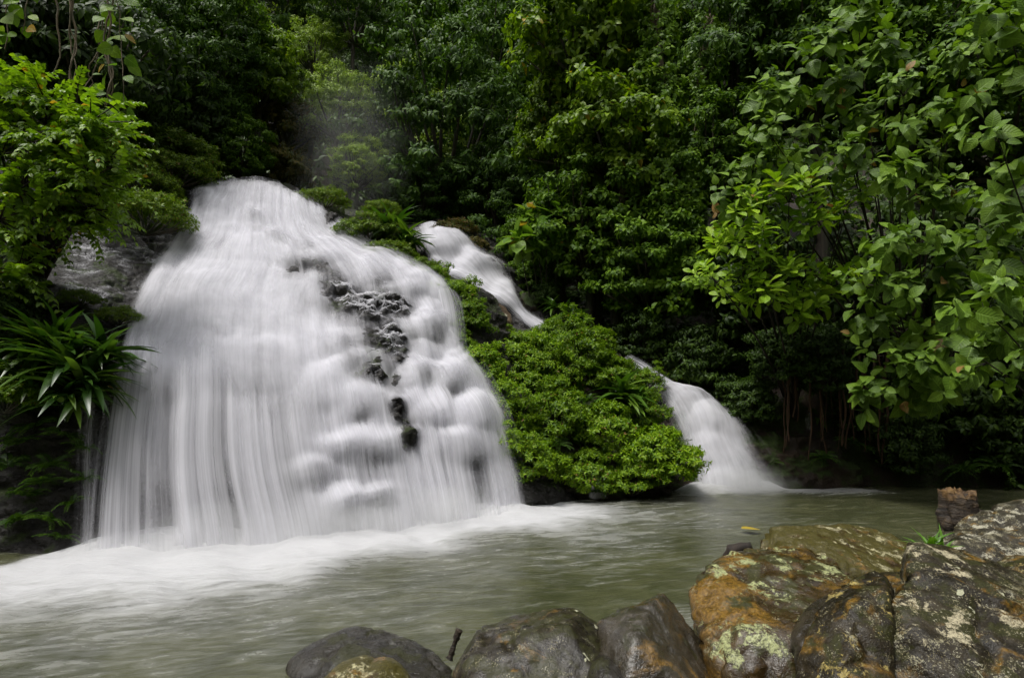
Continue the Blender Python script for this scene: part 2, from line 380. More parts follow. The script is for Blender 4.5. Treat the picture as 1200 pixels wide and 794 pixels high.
def ground(x, y):
    x = np.atleast_1d(np.asarray(x, float)); y = np.atleast_1d(np.asarray(y, float)); d = pool_dist(x, y)
    mid = np.interp(d, [-3, 0, .7, 6, 10, 60], [-1.3, -.7, -.2, 3.9, 5.2, 57])
    rgt = np.interp(d, [-3, 0, .3, .9, 3.0, 60], [-1.3, -.5, .5, 2.3, 4.2, 66])
    lft = np.interp(d, [-3, 0, .6, 5, 10, 60], [-1.3, -.7, -.2, 3.2, 7.0, 62])
    wr = sstep(4.2, 6.0, x); wl = sstep(-5.0, -8.0, x)
    z = mid * (1 - wr) * (1 - wl) + rgt * wr + lft * wl
    rear = sstep(1, -6, y); z = np.where(d > 0, z * (1 - rear) + rear * np.interp(d, [0, 1.5, 40], [-.5, 1.5, 42]), z)   # unseen slope added behind the camera to block low sky light
    n = fbm(np.stack([x * .33, y * .33, 0 * x], 1), 3, 4)
    return z + n * np.clip(d, 0.12, 3) * .45
def gz(x, y): return float(ground(x, y)[0])

gx = np.concatenate([np.linspace(-70, -12, 40)[:-1], np.linspace(-12, 16, 180), np.linspace(16, 75, 40)[1:]])
gy = np.concatenate([np.linspace(-60, 2, 50)[:-1], np.linspace(2, 20, 130), np.linspace(20, 80, 60)[1:]])
X, Yy = np.meshgrid(gx, gy); Z = ground(X.ravel(), Yy.ravel()).reshape(X.shape)
g = Geo(); add_grid(g, np.stack([X, Yy, Z], -1))
tag(link("terrain", g.mesh("terrain", M['bank'])), "steep dark forest slope behind the falls", kind="structure")

# ------------------------------------------------------------------ rock beds (lattices of points, splined, then broken into ledges)
def spline1(Pc, n, axis=0):
    Pc = np.moveaxis(Pc, axis, 0); m = len(Pc); t = np.linspace(0, m - 1, n); i = np.minimum(t.astype(int), m - 2); f = (t - i).reshape((-1,) + (1,) * (Pc.ndim - 1))
    e = np.concatenate([[2 * Pc[0] - Pc[1]], Pc, [2 * Pc[-1] - Pc[-2]]]); a, b, c, d = e[i], e[i + 1], e[i + 2], e[i + 3]
    m1 = (c - a) * .5; m2 = (d - b) * .5
    o = (2 * f ** 3 - 3 * f ** 2 + 1) * b + (f ** 3 - 2 * f ** 2 + f) * m1 + (3 * f ** 2 - 2 * f ** 3) * c + (f ** 3 - f ** 2) * m2
    return np.moveaxis(o, 0, axis)
def lattice(rows): return np.array([[at(*p) for p in r] for r in rows])
def surf(Lt, nu, nv): return spline1(spline1(Lt, nv, 0), nu, 1)
def normals(P):
    du = np.gradient(P, axis=1); dv = np.gradient(P, axis=0); n = unit(np.cross(du, dv)); s = np.sign(np.mean(n[..., 1])); return -n * s   # towards the viewer side
def ledges(P, spec, seed, rnd=0, rects=None, size=((8, 26), (8, 20), (.04, .13))):
    """outward bulge of the bed: rounded shelves that swell, then drop"""
    q = pix(P.reshape(-1, 3)); out = np.zeros(len(q)); r = np.random.default_rng(seed); items = list(spec)
    for _ in range(rnd):
        x0, x1, y0, y1 = rects[r.integers(len(rects))]
        items.append((r.uniform(x0, x1), r.uniform(y0, y1), r.uniform(*size[0]), r.uniform(*size[1]), r.uniform(*size[2])))
    wx = fbm(P.reshape(-1, 3) * 1.6, seed + 5, 3) * 22
    for (x, y, rx, ry, am) in items:
        t = (q[:, 1] + wx - y) / ry; prof = sstep(-1.3, .1, t) * (1 - sstep(.25, 2.1, t))
        out = np.maximum(out, am * prof * np.exp(-((q[:, 0] - x) / rx) ** 2 * 1.0)) if am > 0 else out + am * prof * np.exp(-((q[:, 0] - x) / rx) ** 2)
    return out.reshape(P.shape[:2])

MAIN = lattice([
    [(-170, 120, 14.5), (60, 165, 14.5), (238, 208, 14.6), (312, 209, 14.8), (388, 240, 14.5), (470, 255, 14.8)],
    [(-170, 200, 11.5), (60, 235, 11.5), (236, 222, 12.5), (318, 221, 12.8), (388, 256, 12.6), (460, 280, 13.0)],
    [(-170, 262, 9.6), (60, 275, 9.9), (224, 262, 11.3), (320, 275, 11.4), (425, 292, 11.8), (505, 312, 12.3)],
    [(-170, 312, 8.3), (70, 315, 8.7), (194, 310, 10.0), (330, 320, 10.2), (498, 328, 11.0), (580, 350, 11.8)],
    [(-170, 368, 7.4), (75, 362, 7.8), (165, 360, 8.7), (320, 372, 9.0), (522, 375, 10.5), (600, 400, 11.3)],
    [(-170, 430, 6.8), (60, 430, 7.1), (152, 412, 7.75), (320, 430, 8.05), (537, 422, 10.0), (630, 450, 10.9)],
    [(-170, 500, 6.5), (50, 497, 6.75), (146, 472, 7.05), (322, 490, 7.5), (570, 482, 9.4), (660, 500, 10.4)],
    [(-170, 580, 6.4), (40, 575, 6.55), (138, 560, 6.7), (332, 558, 7.2), (592, 545, 8.95), (680, 550, 10.0)],
    [(-170, 668, 6.2), (35, 658, 6.25), (130, 652, 6.4), (350, 634, 7.0), (602, 604, 8.55), (690, 590, 9.7)],
    [(-170, 740, 6.2), (35, 735, 6.2), (130, 730, 6.35), (350, 705, 6.95), (602, 668, 8.5), (690, 650, 9.65)]])
LEDGE = [(300, 300, 70, 26, .18), (250, 345, 50, 30, .22), (345, 345, 45, 22, .15), (385, 300, 40, 20, .22), (440, 318, 30, 16, .22), (480, 335, 26, 16, .25),
         (420, 372, 30, 18, .26), (455, 350, 24, 16, .24), (490, 378, 30, 22, .34), (515, 345, 22, 16, .2), (440, 420, 30, 20, .24), (395, 410, 36, 22, .2),
         (480, 440, 34, 18, .3), (520, 440, 34, 20, .36), (545, 485, 32, 22, .34), (500, 478, 28, 18, .3), (420, 470, 36, 22, .24), (380, 455, 40, 24, .2),
         (460, 478, 15, 12, .30), (473, 508, 13, 13, .34), (430, 520, 34, 22, .26), (530, 510, 40, 22, .28), (395, 530, 30, 22, .24), (400, 598, 26, 14, .32),
         (432, 592, 20, 12, .28), (365, 560, 30, 20, .16), (290, 425, 90, 34, .2), (200, 430, 50, 30, .2)]
RND = ([(330, 480, 290, 420), (340, 480, 300, 420), (420, 540, 380, 480), (230, 360, 240, 400), (380, 460, 420, 500)], 64)
def main_offset(P): return ledges(P, [(a, b, c * .8, d * .8, e * .5) for a, b, c, d, e in LEDGE], 11, RND[1], RND[0])

def crag(P, rough, seed):
    f = P.reshape(-1, 3)
    a = fbm(f * np.array([1.2, 1.2, 2.2]), seed, 5, .55); b = 1 - np.abs(fbm(f * np.array([.8, .8, 1.9]) + 9, seed + 7, 4, .5)) * 2
    e = .5 - np.abs(fbm(f * np.array([3.0, 3.0, 6.5]) + 3, seed + 13, 4, .6))                # bedding cracks
    return (a * rough + (b - .6) * rough * .9 + e * rough * .7).reshape(P.shape[:2]) - .03
def add_rock(name, Lt, nu, nv, mat, off=None, rough=.10, seed=1, label=None):
    P = surf(Lt, nu, nv); n = normals(P); n[..., 2] *= .6; n = unit(n)
    d = np.zeros(P.shape[:2]) if off is None else off(P)
    d = d + crag(P, rough, seed)
    P = P + n * d[..., None]
    g = Geo(); add_grid(g, P); o = link(name, g.mesh(name, mat)); tag(o, label, kind="structure"); return o
HOLES = [(372, 322, 34, 11, .7), (395, 345, 32, 15, .9), (432, 366, 22, 16, .9), (455, 362, 16, 14, .6), (400, 372, 30, 18, .7), (440, 398, 24, 20, .8), (448, 410, 18, 18, .6), (462, 430, 12, 26, .6),
         (478, 405, 14, 12, .5), (458, 486, 12, 13, 1.3), (472, 514, 11, 18, 1.4), (450, 455, 12, 16, .5), (386, 262, 10, 14, .9), (400, 420, 12, 30, .4), (415, 445, 14, 16, .4), (530, 395, 22, 20, .4), (205, 330, 18, 30, .4),
         (330, 290, 20, 8, .3), (447, 338, 18, 9, .65), (470, 372, 14, 13, .75), (505, 402, 13, 15, .7), (432, 442, 14, 15, .75), (492, 452, 13, 10, .65), (522, 470, 12, 10, .6), (418, 498, 14, 10, .55), (360, 300, 16, 7, .4), (300, 262, 14, 6, .3), (355, 372, 10, 16, .35), (262, 300, 14, 8, .3), (375, 420, 10, 16, .35), (225, 290, 14, 18, .5), (240, 245, 8, 18, .5), (340, 330, 16, 20, .35)]
def hole_field(q):
    h = 0
    for (hx, hy, rx, ry, am) in HOLES: h = h + am * np.exp(-((q[..., 0] - hx) / rx) ** 2 - ((q[..., 1] - hy) / ry) ** 2)
    return h
def main_rock(P):
    """the bed, with crags standing up through the water where it runs thin"""
    h = np.clip(hole_field(pix(P.reshape(-1, 3))), 0, 1.1); c = 1 - 2 * np.abs(fbm(P.reshape(-1, 3) * np.array([3.6, 3.6, 5.0]), 91, 4, .6))
    q = pix(P.reshape(-1, 3)); under = sstep(440, 520, q[:, 1]) * sstep(90, 150, q[:, 0]) * sstep(400, 330, q[:, 0])      # undercut behind the free falling curtain
    return main_offset(P) + (h * (.05 + .20 * c) - .16 * under).reshape(P.shape[:2])
add_rock("cliff", MAIN, 420, 460, M['cliff'], main_rock, .11, 4, "dark wet stepped rock face under the main cascade")

UPPER = lattice([
    [(440, 262, 16.2), (486, 262, 16.2), (510, 258, 16.4), (532, 262, 16.4), (580, 262, 17)],
    [(440, 280, 15.2), (486, 271, 15.2), (509, 266, 15.4), (532, 273, 15.4), (580, 280, 16)],
    [(440, 305, 14.6), (490, 296, 14.7), (524, 286, 14.9), (561, 293, 15.0), (600, 300, 15.4)],
    [(450, 335, 14.0), (506, 320, 14.3), (549, 316, 14.4), (588, 313, 14.6), (625, 320, 15.0)],
    [(490, 365, 13.6), (546, 342, 13.9), (578, 343, 13.9), (604, 345, 14.2), (650, 345, 14.5)],
    [(540, 395, 13.1), (590, 367, 13.4), (604, 366, 13.4), (617, 364, 13.6), (675, 365, 13.9)],
    [(570, 415, 12.8), (622, 388, 13.0), (631, 384, 13.0), (641, 380, 13.2), (700, 385, 13.5)],
    [(600, 440, 12.6), (660, 412, 12.9), (672, 408, 12.9), (684, 404, 13.0), (740, 400, 13.2)]])
ULED = [(520, 283, 30, 12, .25), (560, 312, 22, 12, .3), (535, 330, 28, 14, .2), (585, 350, 20, 12, .25), (560, 345, 20, 10, .2)]
add_rock("cliff", UPPER, 120, 130, M['cliff'], lambda P: ledges(P, ULED, 3), .12, 14, "wet rock ledges under the slim upper fall")
LOWER = lattice([
    [(600, 440, 12.9), (690, 410, 13.0), (704, 405, 13.0), (716, 402, 13.0), (790, 395, 13.2)],
    [(660, 450, 12.5), (728, 428, 12.6), (738, 424, 12.6), (748, 420, 12.7), (830, 420, 12.8)],
    [(700, 480, 12.0), (757, 456, 12.0), (778, 453, 12.1), (797, 456, 12.2), (870, 455, 12.3)],
    [(720, 500, 11.6), (768, 471, 11.7), (800, 463, 11.8), (832, 471, 11.9), (910, 470, 12.0)],
    [(740, 525, 11.1), (786, 502, 11.2), (824, 489, 11.3), (870, 497, 11.4), (950, 495, 11.6)],
    [(755, 550, 10.7), (802, 542, 10.8), (840, 532, 10.85), (896, 529, 10.95), (985, 525, 11.2)],
    [(760, 590, 10.3), (812, 580, 10.35), (850, 573, 10.45), (914, 560, 10.7), (1010, 556, 11.0)],
    [(760, 630, 10.2), (812, 625, 10.3), (850, 620, 10.4), (897, 610, 10.6), (1010, 600, 10.9)]])
LLED = [(800, 466, 34, 12, .12), (835, 490, 22, 12, .10), (820, 520, 20, 10, .08)]
add_rock("cliff", LOWER, 130, 130, M['bank'], lambda P: ledges(P, LLED, 5), .16, 24, "dark rock lip under the lower right fall")
MOUND = lattice([
    [(490, 345, 13.2), (530, 362, 12.8), (600, 385, 12.9), (660, 388, 12.9), (705, 398, 12.7)],
    [(500, 390, 11.6), (540, 405, 11.4), (605, 400, 12.0), (672, 400, 12.1), (735, 430, 11.9)],
    [(520, 440, 10.9), (570, 445, 10.6), (620, 440, 11.1), (695, 440, 11.2), (765, 470, 11.2)],
    [(560, 500, 10.3), (598, 500, 10.0), (640, 490, 10.3), (720, 490, 10.4), (785, 515, 10.6)],
    [(590, 555, 9.7), (612, 550, 9.5), (660, 545, 9.7), (725, 540, 9.8), (790, 550, 10.1)],
    [(590, 605, 9.3), (615, 598, 9.2), (665, 595, 9.5), (725, 590, 9.7), (790, 588, 9.9)],
    [(590, 650, 9.3), (615, 645, 9.2), (665, 640, 9.5), (725, 640, 9.7), (790, 630, 9.9)]])
add_rock("cliff", MOUND, 140, 140, M['bank'], None, .22, 33, "brown rock of the shrub covered mound at the waterline")

# ------------------------------------------------------------------ falling water
def water_mat(name, tint=(.82, .815, .86), kind='veil'):
    k = nmat(name)
    fl = k.N("ShaderNodeAttribute", _attribute_name="flow").outputs['Fac']; ly = k.N("ShaderNodeAttribute", _attribute_name="layer").outputs['Fac']
    off = k.N("ShaderNodeCombineXYZ", X=k.math('MULTIPLY', ly, 7.31), Y=k.math('MULTIPLY', ly, 3.7), Z=ly).outputs[0]
    va = k.N("ShaderNodeVectorMath", _operation='ADD'); k.t.links.new(k.uv, va.inputs[0]); k.t.links.new(off, va.inputs[1]); uv = va.outputs[0]
    wob = k.noise(k.mapping(uv, (1.1, .8, 1)), 1.0, 3, .6)
    vb = k.N("ShaderNodeVectorMath", _operation='ADD'); k.t.links.new(uv, vb.inputs[0])
    k.t.links.new(k.N("ShaderNodeCombineXYZ", X=k.math('MULTIPLY', k.math('SUBTRACT', wob, .5), .22)).outputs[0], vb.inputs[1]); uw = vb.outputs[0]
    s1 = k.noise(k.mapping(uw, (4.2, .22, 1)), 1.0, 4, .62); s2 = k.noise(k.mapping(uw, (30, .5, 1)), 1.0, 3, .6); s3 = k.noise(k.mapping(uw, (1.7, 1.1, 1)), 1.0, 4, .6); s4 = k.noise(k.mapping(uw, (12, .3, 1)), 1.0, 3, .6)
    s = k.math('ADD', k.math('ADD', k.math('MULTIPLY', s1, .46), k.math('MULTIPLY', s2, .09)), k.math('ADD', k.math('MULTIPLY', s3, .30), k.math('MULTIPLY', s4, .15)))
    a = k.math('ADD', fl, k.math('MULTIPLY', k.math('SUBTRACT', s, .5), 2.4))
    a = k.mrange(a, -.15, 1.15, 0, .95)
    if kind == 'strands':                                             # long free falling threads, bright between dark gaps
        l1 = k.noise(k.mapping(uv, (7, .07, 1)), 1.0, 4, .65); l2 = k.noise(k.mapping(uv, (24, .10, 1)), 1.0, 3, .6)
        a = k.math('ADD', fl, k.math('MULTIPLY', k.math('SUBTRACT', k.math('ADD', k.math('MULTIPLY', l1, .80), k.math('MULTIPLY', l2, .20)), .5), 3.4)); a = k.math('ADD', a, k.math('MULTIPLY', k.math('SUBTRACT', k.noise(k.mapping(uv, (1.5, .25, 1)), 1.0, 2), .5), 1.3)); a = k.mrange(a, -.2, 1.25, 0, .90)
    elif kind == 'lace':                                              # thin branching runnels over bare rock
        def rid(sc, w): return k.mrange(k.math('ABSOLUTE', k.math('SUBTRACT', k.noise(k.mapping(uw, sc), 1.0, 3, .6, .9), .5)), .0, w, 1, 0)
        r_ = k.math('MAXIMUM', k.math('MAXIMUM', rid((3.2, 1.5, 1), .05), rid((8, 2.6, 1), .06)), k.math('MULTIPLY', rid((17, 5, 1), .09), .8))
        a = k.math('MULTIPLY', r_, k.mrange(k.math('ADD', fl, k.math('MULTIPLY', k.math('SUBTRACT', s3, .5), 2.2)), .1, .9, 0, .9))
    bmp = k.bump(k.math('ADD', s1, k.math('MULTIPLY', s4, .4)), .15, .04)
    d = k.N("ShaderNodeBsdfDiffuse", Color=(*tint, 1), Normal=bmp); tr = k.N("ShaderNodeBsdfTranslucent", Color=(*tint, 1), Normal=bmp)
    m1 = k.N("ShaderNodeMixShader", i0=.42, i1=d.outputs[0], i2=tr.outputs[0])
    tp = k.N("ShaderNodeBsdfTransparent")
    mx = k.N("ShaderNodeMixShader", i0=a, i1=tp.outputs[0], i2=m1.outputs[0]); k.out(mx.outputs[0]); return k.m
M['fall'] = water_mat("falling_water"); M['strands'] = water_mat("falling_strands", kind='strands'); M['lace'] = water_mat("runnel_water", kind='lace')

def veil(Lt, c0, c1, nu, nv, off_f, layers, flow_f, seed, v0=0.0, v1=1.0, strand=.03, soft=True, extra=None):
    """sheets of water over a bed lattice between its columns c0 and c1"""
    g = Geo(); fl, ly = [], []; ncol = Lt.shape[1]
    full = spline1(Lt, 400, 0)
    idx0, idx1 = int(v0 * 399), int(v1 * 399)
    full = spline1(full[idx0:idx1 + 1], nv, 0)
    tt = np.linspace(c0, c1, nu)
    dense = spline1(full, (ncol - 1) * 200 + 1, 1); base = dense[:, np.clip((tt * 200).round().astype(int), 0, (ncol - 1) * 200)]
    n = normals(base); n[..., 2] *= .7; n = unit(n)
    led = off_f(base)
    for _ in range(2 if soft else 0):
        for ax, kk in ((0, max(2, nv // 130)), (1, max(2, nu // 130))):
            led = sum(np.roll(np.pad(led, [(kk, kk) if a_ == ax else (0, 0) for a_ in (0, 1)], 'edge'), j_, ax) for j_ in range(-kk, kk + 1)) / (2 * kk + 1); led = led[kk:-kk] if ax == 0 else led[:, kk:-kk]
    # soften the ledges a little: water runs on past a lip
    for _ in range(2 if soft else 0): led = np.maximum(led, np.concatenate([led[:1], led[:-1]], 0) * .975)
    U = np.cumsum(np.linalg.norm(np.diff(base, axis=1, prepend=base[:, :1]), axis=-1), 1); U = np.repeat(U[nv // 2][None], nv, 0)
    Vv = np.cumsum(np.linalg.norm(np.diff(base, axis=0, prepend=base[:1]), axis=-1), 0); Vv = np.repeat(Vv[:, nu // 2][:, None], nu, 1)
    q = pix(base.reshape(-1, 3)).reshape(nv, nu, 2); u01 = np.linspace(0, 1, nu)[None].repeat(nv, 0); v01 = np.linspace(0, 1, nv)[:, None].repeat(nu, 1)
    dl = np.gradient(led, axis=0) / np.maximum(np.linalg.norm(np.gradient(base, axis=0), axis=-1), 1e-4)
    lip = .16 * np.clip(dl / .5, 0, 1) - .24 * np.clip(-dl / .8, 0, 1)          # water piles on a shelf and thins as it drops off
    for li, o in enumerate(layers):
        st = fbm(np.stack([U * 5.5, Vv * .45, U * 0 + li * 5], -1).reshape(-1, 3), seed + li, 3).reshape(nv, nu) * strand
        lo = fbm(np.stack([U * 1.3, Vv * .8, U * 0 + li * 5], -1).reshape(-1, 3), seed + 9 + li, 2).reshape(nv, nu) * .04
        P = base + n * (led * 1.05 + (0 if extra is None else extra(q)) + o + st + lo)[..., None]
        add_grid(g, P, np.stack([U, Vv], -1))
        fl.append((flow_f(q, u01, v01, li, U, Vv) + lip).ravel()); ly.append(np.full(nu * nv, li + seed * .37))
    return g, dict(flow=np.concatenate(fl), layer=np.concatenate(ly))

def main_flow(q, u, v, li, U, V):
    x, y = q[..., 0], q[..., 1]
    f = np.full(u.shape, (.92, .62, .45)[li]) + .34 * fbm(np.stack([U * 1.1, V * .8, U * 0 + li], -1).reshape(-1, 3), 66, 3).reshape(u.shape)
    low = sstep(430, 500, y) * sstep(430, 330, x)                         # the tall left curtain is thin enough to show the rock
    f -= low * (.38 + .30 * sstep(500, 600, y))
    f -= .22 * sstep(500, 560, y) * sstep(380, 430, x)
    f -= sstep(560, 600, y) * sstep(150, 230, x) * sstep(330, 260, x) * .25
    f -= np.exp(-((x - 548) / 22) ** 2) * sstep(520, 560, y) * .45
    f -= np.exp(-((x - 430) / 30) ** 2) * sstep(520, 545, y) * sstep(600, 570, y) * .3
    f -= .85 * hole_field(q)
    edge = np.minimum(u * 14, (1 - u) * 14); f -= .9 * (1 - sstep(0, 1, edge)); f -= .5 * (1 - sstep(0, .05, v))
    return np.clip(f, -1, 1.3)
g, a = veil(MAIN, 1.9, 4.12, 330, 360, main_offset, (.12, .18, .25), main_flow, 3, v0=.112, v1=.905)
wf = empty("waterfall", at(350, 634, 7.0) * np.array([1, 1, 0]), "wide main waterfall pouring down the stepped cliff into the pool", "waterfall")
def child_mesh(name, g, mat, parent, attrs=None):
    me = g.mesh(name, mat, True, attrs); return link(name, me, parent, -np.array(parent.location))
child_mesh("water_sheet", g, M['fall'], wf, a)
def thin_flow(base, ed=4.0):
    def f(q, u, v, li, U, V):
        o = np.full(u.shape, base - .15 * li); o -= .8 * (1 - sstep(0, 1, np.minimum(u, 1 - u) * ed)); o -= .5 * (1 - sstep(0, .08, v)) + .4 * sstep(.93, 1, v); return o
    return f
# side lip at the right shoulder of the main fall
LIP = lattice([[(500, 326, 10.75), (516, 332, 10.7), (532, 340, 10.75)], [(506, 340, 10.5), (524, 348, 10.4), (542, 356, 10.45)], [(513, 372, 10.3), (530, 377, 10.2), (547, 380, 10.25)], [(517, 412, 10.2), (533, 412, 10.1), (550, 412, 10.15)]])
g, a = veil(LIP, 0, 2, 60, 60, lambda P: np.zeros(P.shape[:2]), (.05,), thin_flow(.62), 31); child_mesh("side_trickle", g, M['strands'], wf, a)
# runnels lacing the bare rock left of the fall and the crags that stand out of it
def lace_flow(q, u, v, li, U, V):
    x, y = q[..., 0], q[..., 1]
    left = sstep(40, 90, x) * sstep(235, 190, x) * sstep(215, 240, y) * sstep(385, 340, y)
    return np.clip(-.7 + 1.02 * left + 1.15 * hole_field(q) - .6 * sstep(.88, 1, u), -1, 1.1)
g, a = veil(MAIN, .5, 4.1, 300, 260, lambda P: main_rock(P) + crag(P, .11, 4), (.035,), lace_flow, 41, v0=.06, v1=.62, strand=.012, soft=False); child_mesh("rock_runnels", g, M['lace'], wf, a)
# free falling strands along the lower third
def strand_flow(q, u, v, li, U, V):
    x, y = q[..., 0], q[..., 1]; on = vnoise(np.stack([U * 2.6, U * 0, U * 0], -1).reshape(-1, 3), 7).reshape(u.shape) * .5 + .5
    f = .12 + .28 * sstep(.0, .45, v) - 1.0 * (1 - sstep(.22 * on, .30 + .34 * on, v)) - .7 * (1 - sstep(0, 1, np.minimum(u, 1 - u) * 10))
    return f - .25 * sstep(520, 560, x) * sstep(500, 560, y) - .9 * hole_field(q) - .35 * np.exp(-((x - 400) / 50) ** 2) * (1 - v)
g, a = veil(MAIN, 1.86, 4.06, 260, 160, main_offset, (.30, .36), strand_flow, 45, v0=.48, v1=.905, strand=.02); child_mesh("water_strands", g, M['strands'], wf, a)
# strands falling free in front of the dark undercut at the left
STR = lattice([[(75, 470, 6.5), (95, 470, 6.55), (118, 470, 6.65), (140, 465, 6.75)], [(72, 530, 6.42), (92, 530, 6.45), (116, 530, 6.5), (138, 530, 6.6)], [(68, 590, 6.35), (90, 590, 6.38), (114, 590, 6.42), (136, 590, 6.5)], [(64, 650, 6.3), (88, 650, 6.3), (112, 650, 6.33), (134, 650, 6.4)]])
g, a = veil(STR, 0, 3, 90, 60, lambda P: np.zeros(P.shape[:2]), (.06,), thin_flow(.20, 2.2), 51); child_mesh("side_trickle", g, M['strands'], wf, a)

g, a = veil(UPPER, .95, 3.08, 90, 120, lambda P: ledges(P, ULED, 3), (.06, .13), lambda q, u, v, li, U, V: np.clip(.88 - .2 * li - .9 * (1 - sstep(0, 1, np.minimum(u, 1 - u) * 3.5)) - .6 * np.exp(-((q[..., 0] - 493) / 9) ** 2 - ((q[..., 1] - 300) / 12) ** 2), -1, 1.3), 61, v0=.12)
o = tag(link("waterfall", g.mesh("waterfall", M['fall'], True, a)), "slim upper waterfall sliding down behind the dark bush right of the main fall", "waterfall")
g, a = veil(LOWER, .95, 3.05, 110, 140, lambda P: ledges(P, LLED, 5), (.06, .16), lambda q, u, v, li, U, V: np.clip(.86 - .22 * li - .8 * (1 - sstep(0, 1, np.minimum(u, 1 - u) * 3.5)) - .25 * sstep(850, 885, q[..., 0]) + 0 * u, -1, 1.3), 71, v0=.13, v1=.9)
o = tag(link("waterfall", g.mesh("waterfall", M['fall'], True, a)), "small lower waterfall arching into the pool beside the green mound", "waterfall")
# tiny trickles
TR = lattice([[(943, 478, 11.2), (951, 478, 11.2)], [(941, 490, 11.1), (953, 490, 11.1)], [(940, 505, 11.0), (953, 505, 11.0)]])
g, a = veil(TR, 0, 1, 30, 30, lambda P: np.zeros(P.shape[:2]), (.05,), thin_flow(.24), 81)
tag(link("trickle", g.mesh("trickle", M['fall'], True, a)), "faint trickle dripping down the dark root bank", "trickle")
TR = lattice([[(690, 550, 9.6), (712, 550, 9.6)], [(688, 566, 9.5), (714, 566, 9.5)], [(686, 585, 9.4), (716, 585, 9.4)]])
g, a = veil(TR, 0, 1, 30, 30, lambda P: np.zeros(P.shape[:2]), (.05,), thin_flow(.42), 83)
tag(link("trickle", g.mesh("trickle", M['fall'], True, a)), "faint trickle dripping from under the green mound", "trickle")

# ------------------------------------------------------------------ pool
def polyd(x, y, pts):
    p = np.stack([x, y], 1); best = np.full(len(p), 1e9)
    for a, b in zip(pts[:-1], pts[1:]):
        a = np.array(a); b = np.array(b); e = b - a; t = np.clip(((p - a) @ e) / (e @ e), 0, 1); best = np.minimum(best, np.linalg.norm(p - a - t[:, None] * e, axis=1))
    return best
BASE = [tuple(at(x, y, Yv)[:2]) for x, y, Yv in ((120, 652, 6.4), (240, 642, 6.7), (350, 634, 7.0), (480, 620, 7.75), (602, 604, 8.55))]
BASE2 = [tuple(at(x, y, Yv)[:2]) for x, y, Yv in ((812, 580, 10.35), (850, 573, 10.45), (897, 562, 10.7))]
xs = np.linspace(-13, 18, 400); ys = np.concatenate([np.linspace(-12, 2.2, 40)[:-1], np.linspace(2.2, 12, 300)])
X, Yy = np.meshgrid(xs, ys); x, y = X.ravel(), Yy.ravel()
d1 = polyd(x, y, BASE); d2 = polyd(x, y, BASE2)
wp = fbm(np.stack([x * .9, y * .9, 0 * x], 1), 8, 4)
reach = 1.5 + .8 * sstep(-1.0, -3.2, x) + wp * .7
foam = 1.35 * (1 - sstep(.0, 1.25, d1 / reach)) + .42 * (1 - sstep(.5, 3.0, d1 / np.maximum(reach, .3)))
foam2 = 1.15 * (1 - sstep(.05, 1, d2 / (.65 + .3 * wp)))
tail = polyd(x, y, [tuple(at(900, 563, 10.6)[:2]), tuple(at(1010, 566, 10.5)[:2])]); foam2 = np.maximum(foam2, .7 * (1 - sstep(0, .75, tail + wp * .3)))
foam *= 1 - .9 * sstep(-4.5, -5.2, x) * sstep(1.3, .3, -pool_dist(x, y))
rockf = polyd(x, y, [tuple(at(815, 700, 4.4)[:2]), tuple(at(780, 700, 4.4)[:2])]); foam3 = .32 * (1 - sstep(.1, .7, rockf))
foam = np.maximum(np.maximum(foam, foam2), foam3)
hz = .05 * fbm(np.stack([x * 1.4, y * 1.4, 0 * x], 1), 21, 3) * .5 + np.clip(foam, 0, 1) ** 1.5 * (.03 + .07 * fbm(np.stack([x * 2.2, y * 2.2, 0 * x], 1), 22, 3)) * (1 - .5 * sstep(10, 10.5, y))
hz += .13 * (1 - sstep(0, .75, d1)) ** 1.5 * (.7 + .6 * vnoise(np.stack([x * 1.8, y * 1.8, 0 * x], 1), 30)) * sstep(-5.0, -4.2, x)
hz += .14 * (1 - sstep(0, .5, d2)) ** 1.5
g = Geo(); add_grid(g, np.stack([x, y, hz], 1).reshape(X.shape + (3,)))
k = nmat("pool_water")
fo = k.N("ShaderNodeAttribute", _attribute_name="foam").outputs['Fac']
v = k.mapping(k.obj, (1, 1.5, 1), rot=(0, 0, R(-24)))
n1 = k.noise(v, 1.3, 5, .6, .8); n2 = k.noise(k.mapping(v, (1, 2.6, 1)), 2.2, 6, .6, .6); n3 = k.noise(k.mapping(v, (1, 2.2, 1)), 7, 5, .65, .5)
a_ = k.math('ADD', fo, k.math('MULTIPLY', k.math('SUBTRACT', k.math('ADD', k.math('MULTIPLY', n2, .6), k.math('MULTIPLY', n3, .4)), .5), 1.5))
fm = k.mrange(a_, .05, 1.25)
streak = k.mrange(n2, .48, .74)
base = k.mix(k.mrange(n1, .35, .65), (.042, .046, .021), (.068, .071, .034))
base = k.mix(k.math('MULTIPLY', streak, .35), base, (.17, .175, .115))
c = k.mix(fm, base, (.46, .46, .47))
rg = k.math('ADD', k.mrange(n2, .3, .7, .07, .20), k.math('MULTIPLY', fm, .5))
p = k.N("ShaderNodeBsdfPrincipled", Base__Color=c, Roughness=rg, IOR=1.33, Normal=k.bump(k.math('ADD', n2, k.math('MULTIPLY', n3, .5)), .35, .09))
k.out(p.outputs[0])
tag(link("water", g.mesh("pool", k.m, True, dict(foam=foam))), "murky olive pool at the foot of the falls", kind="structure")

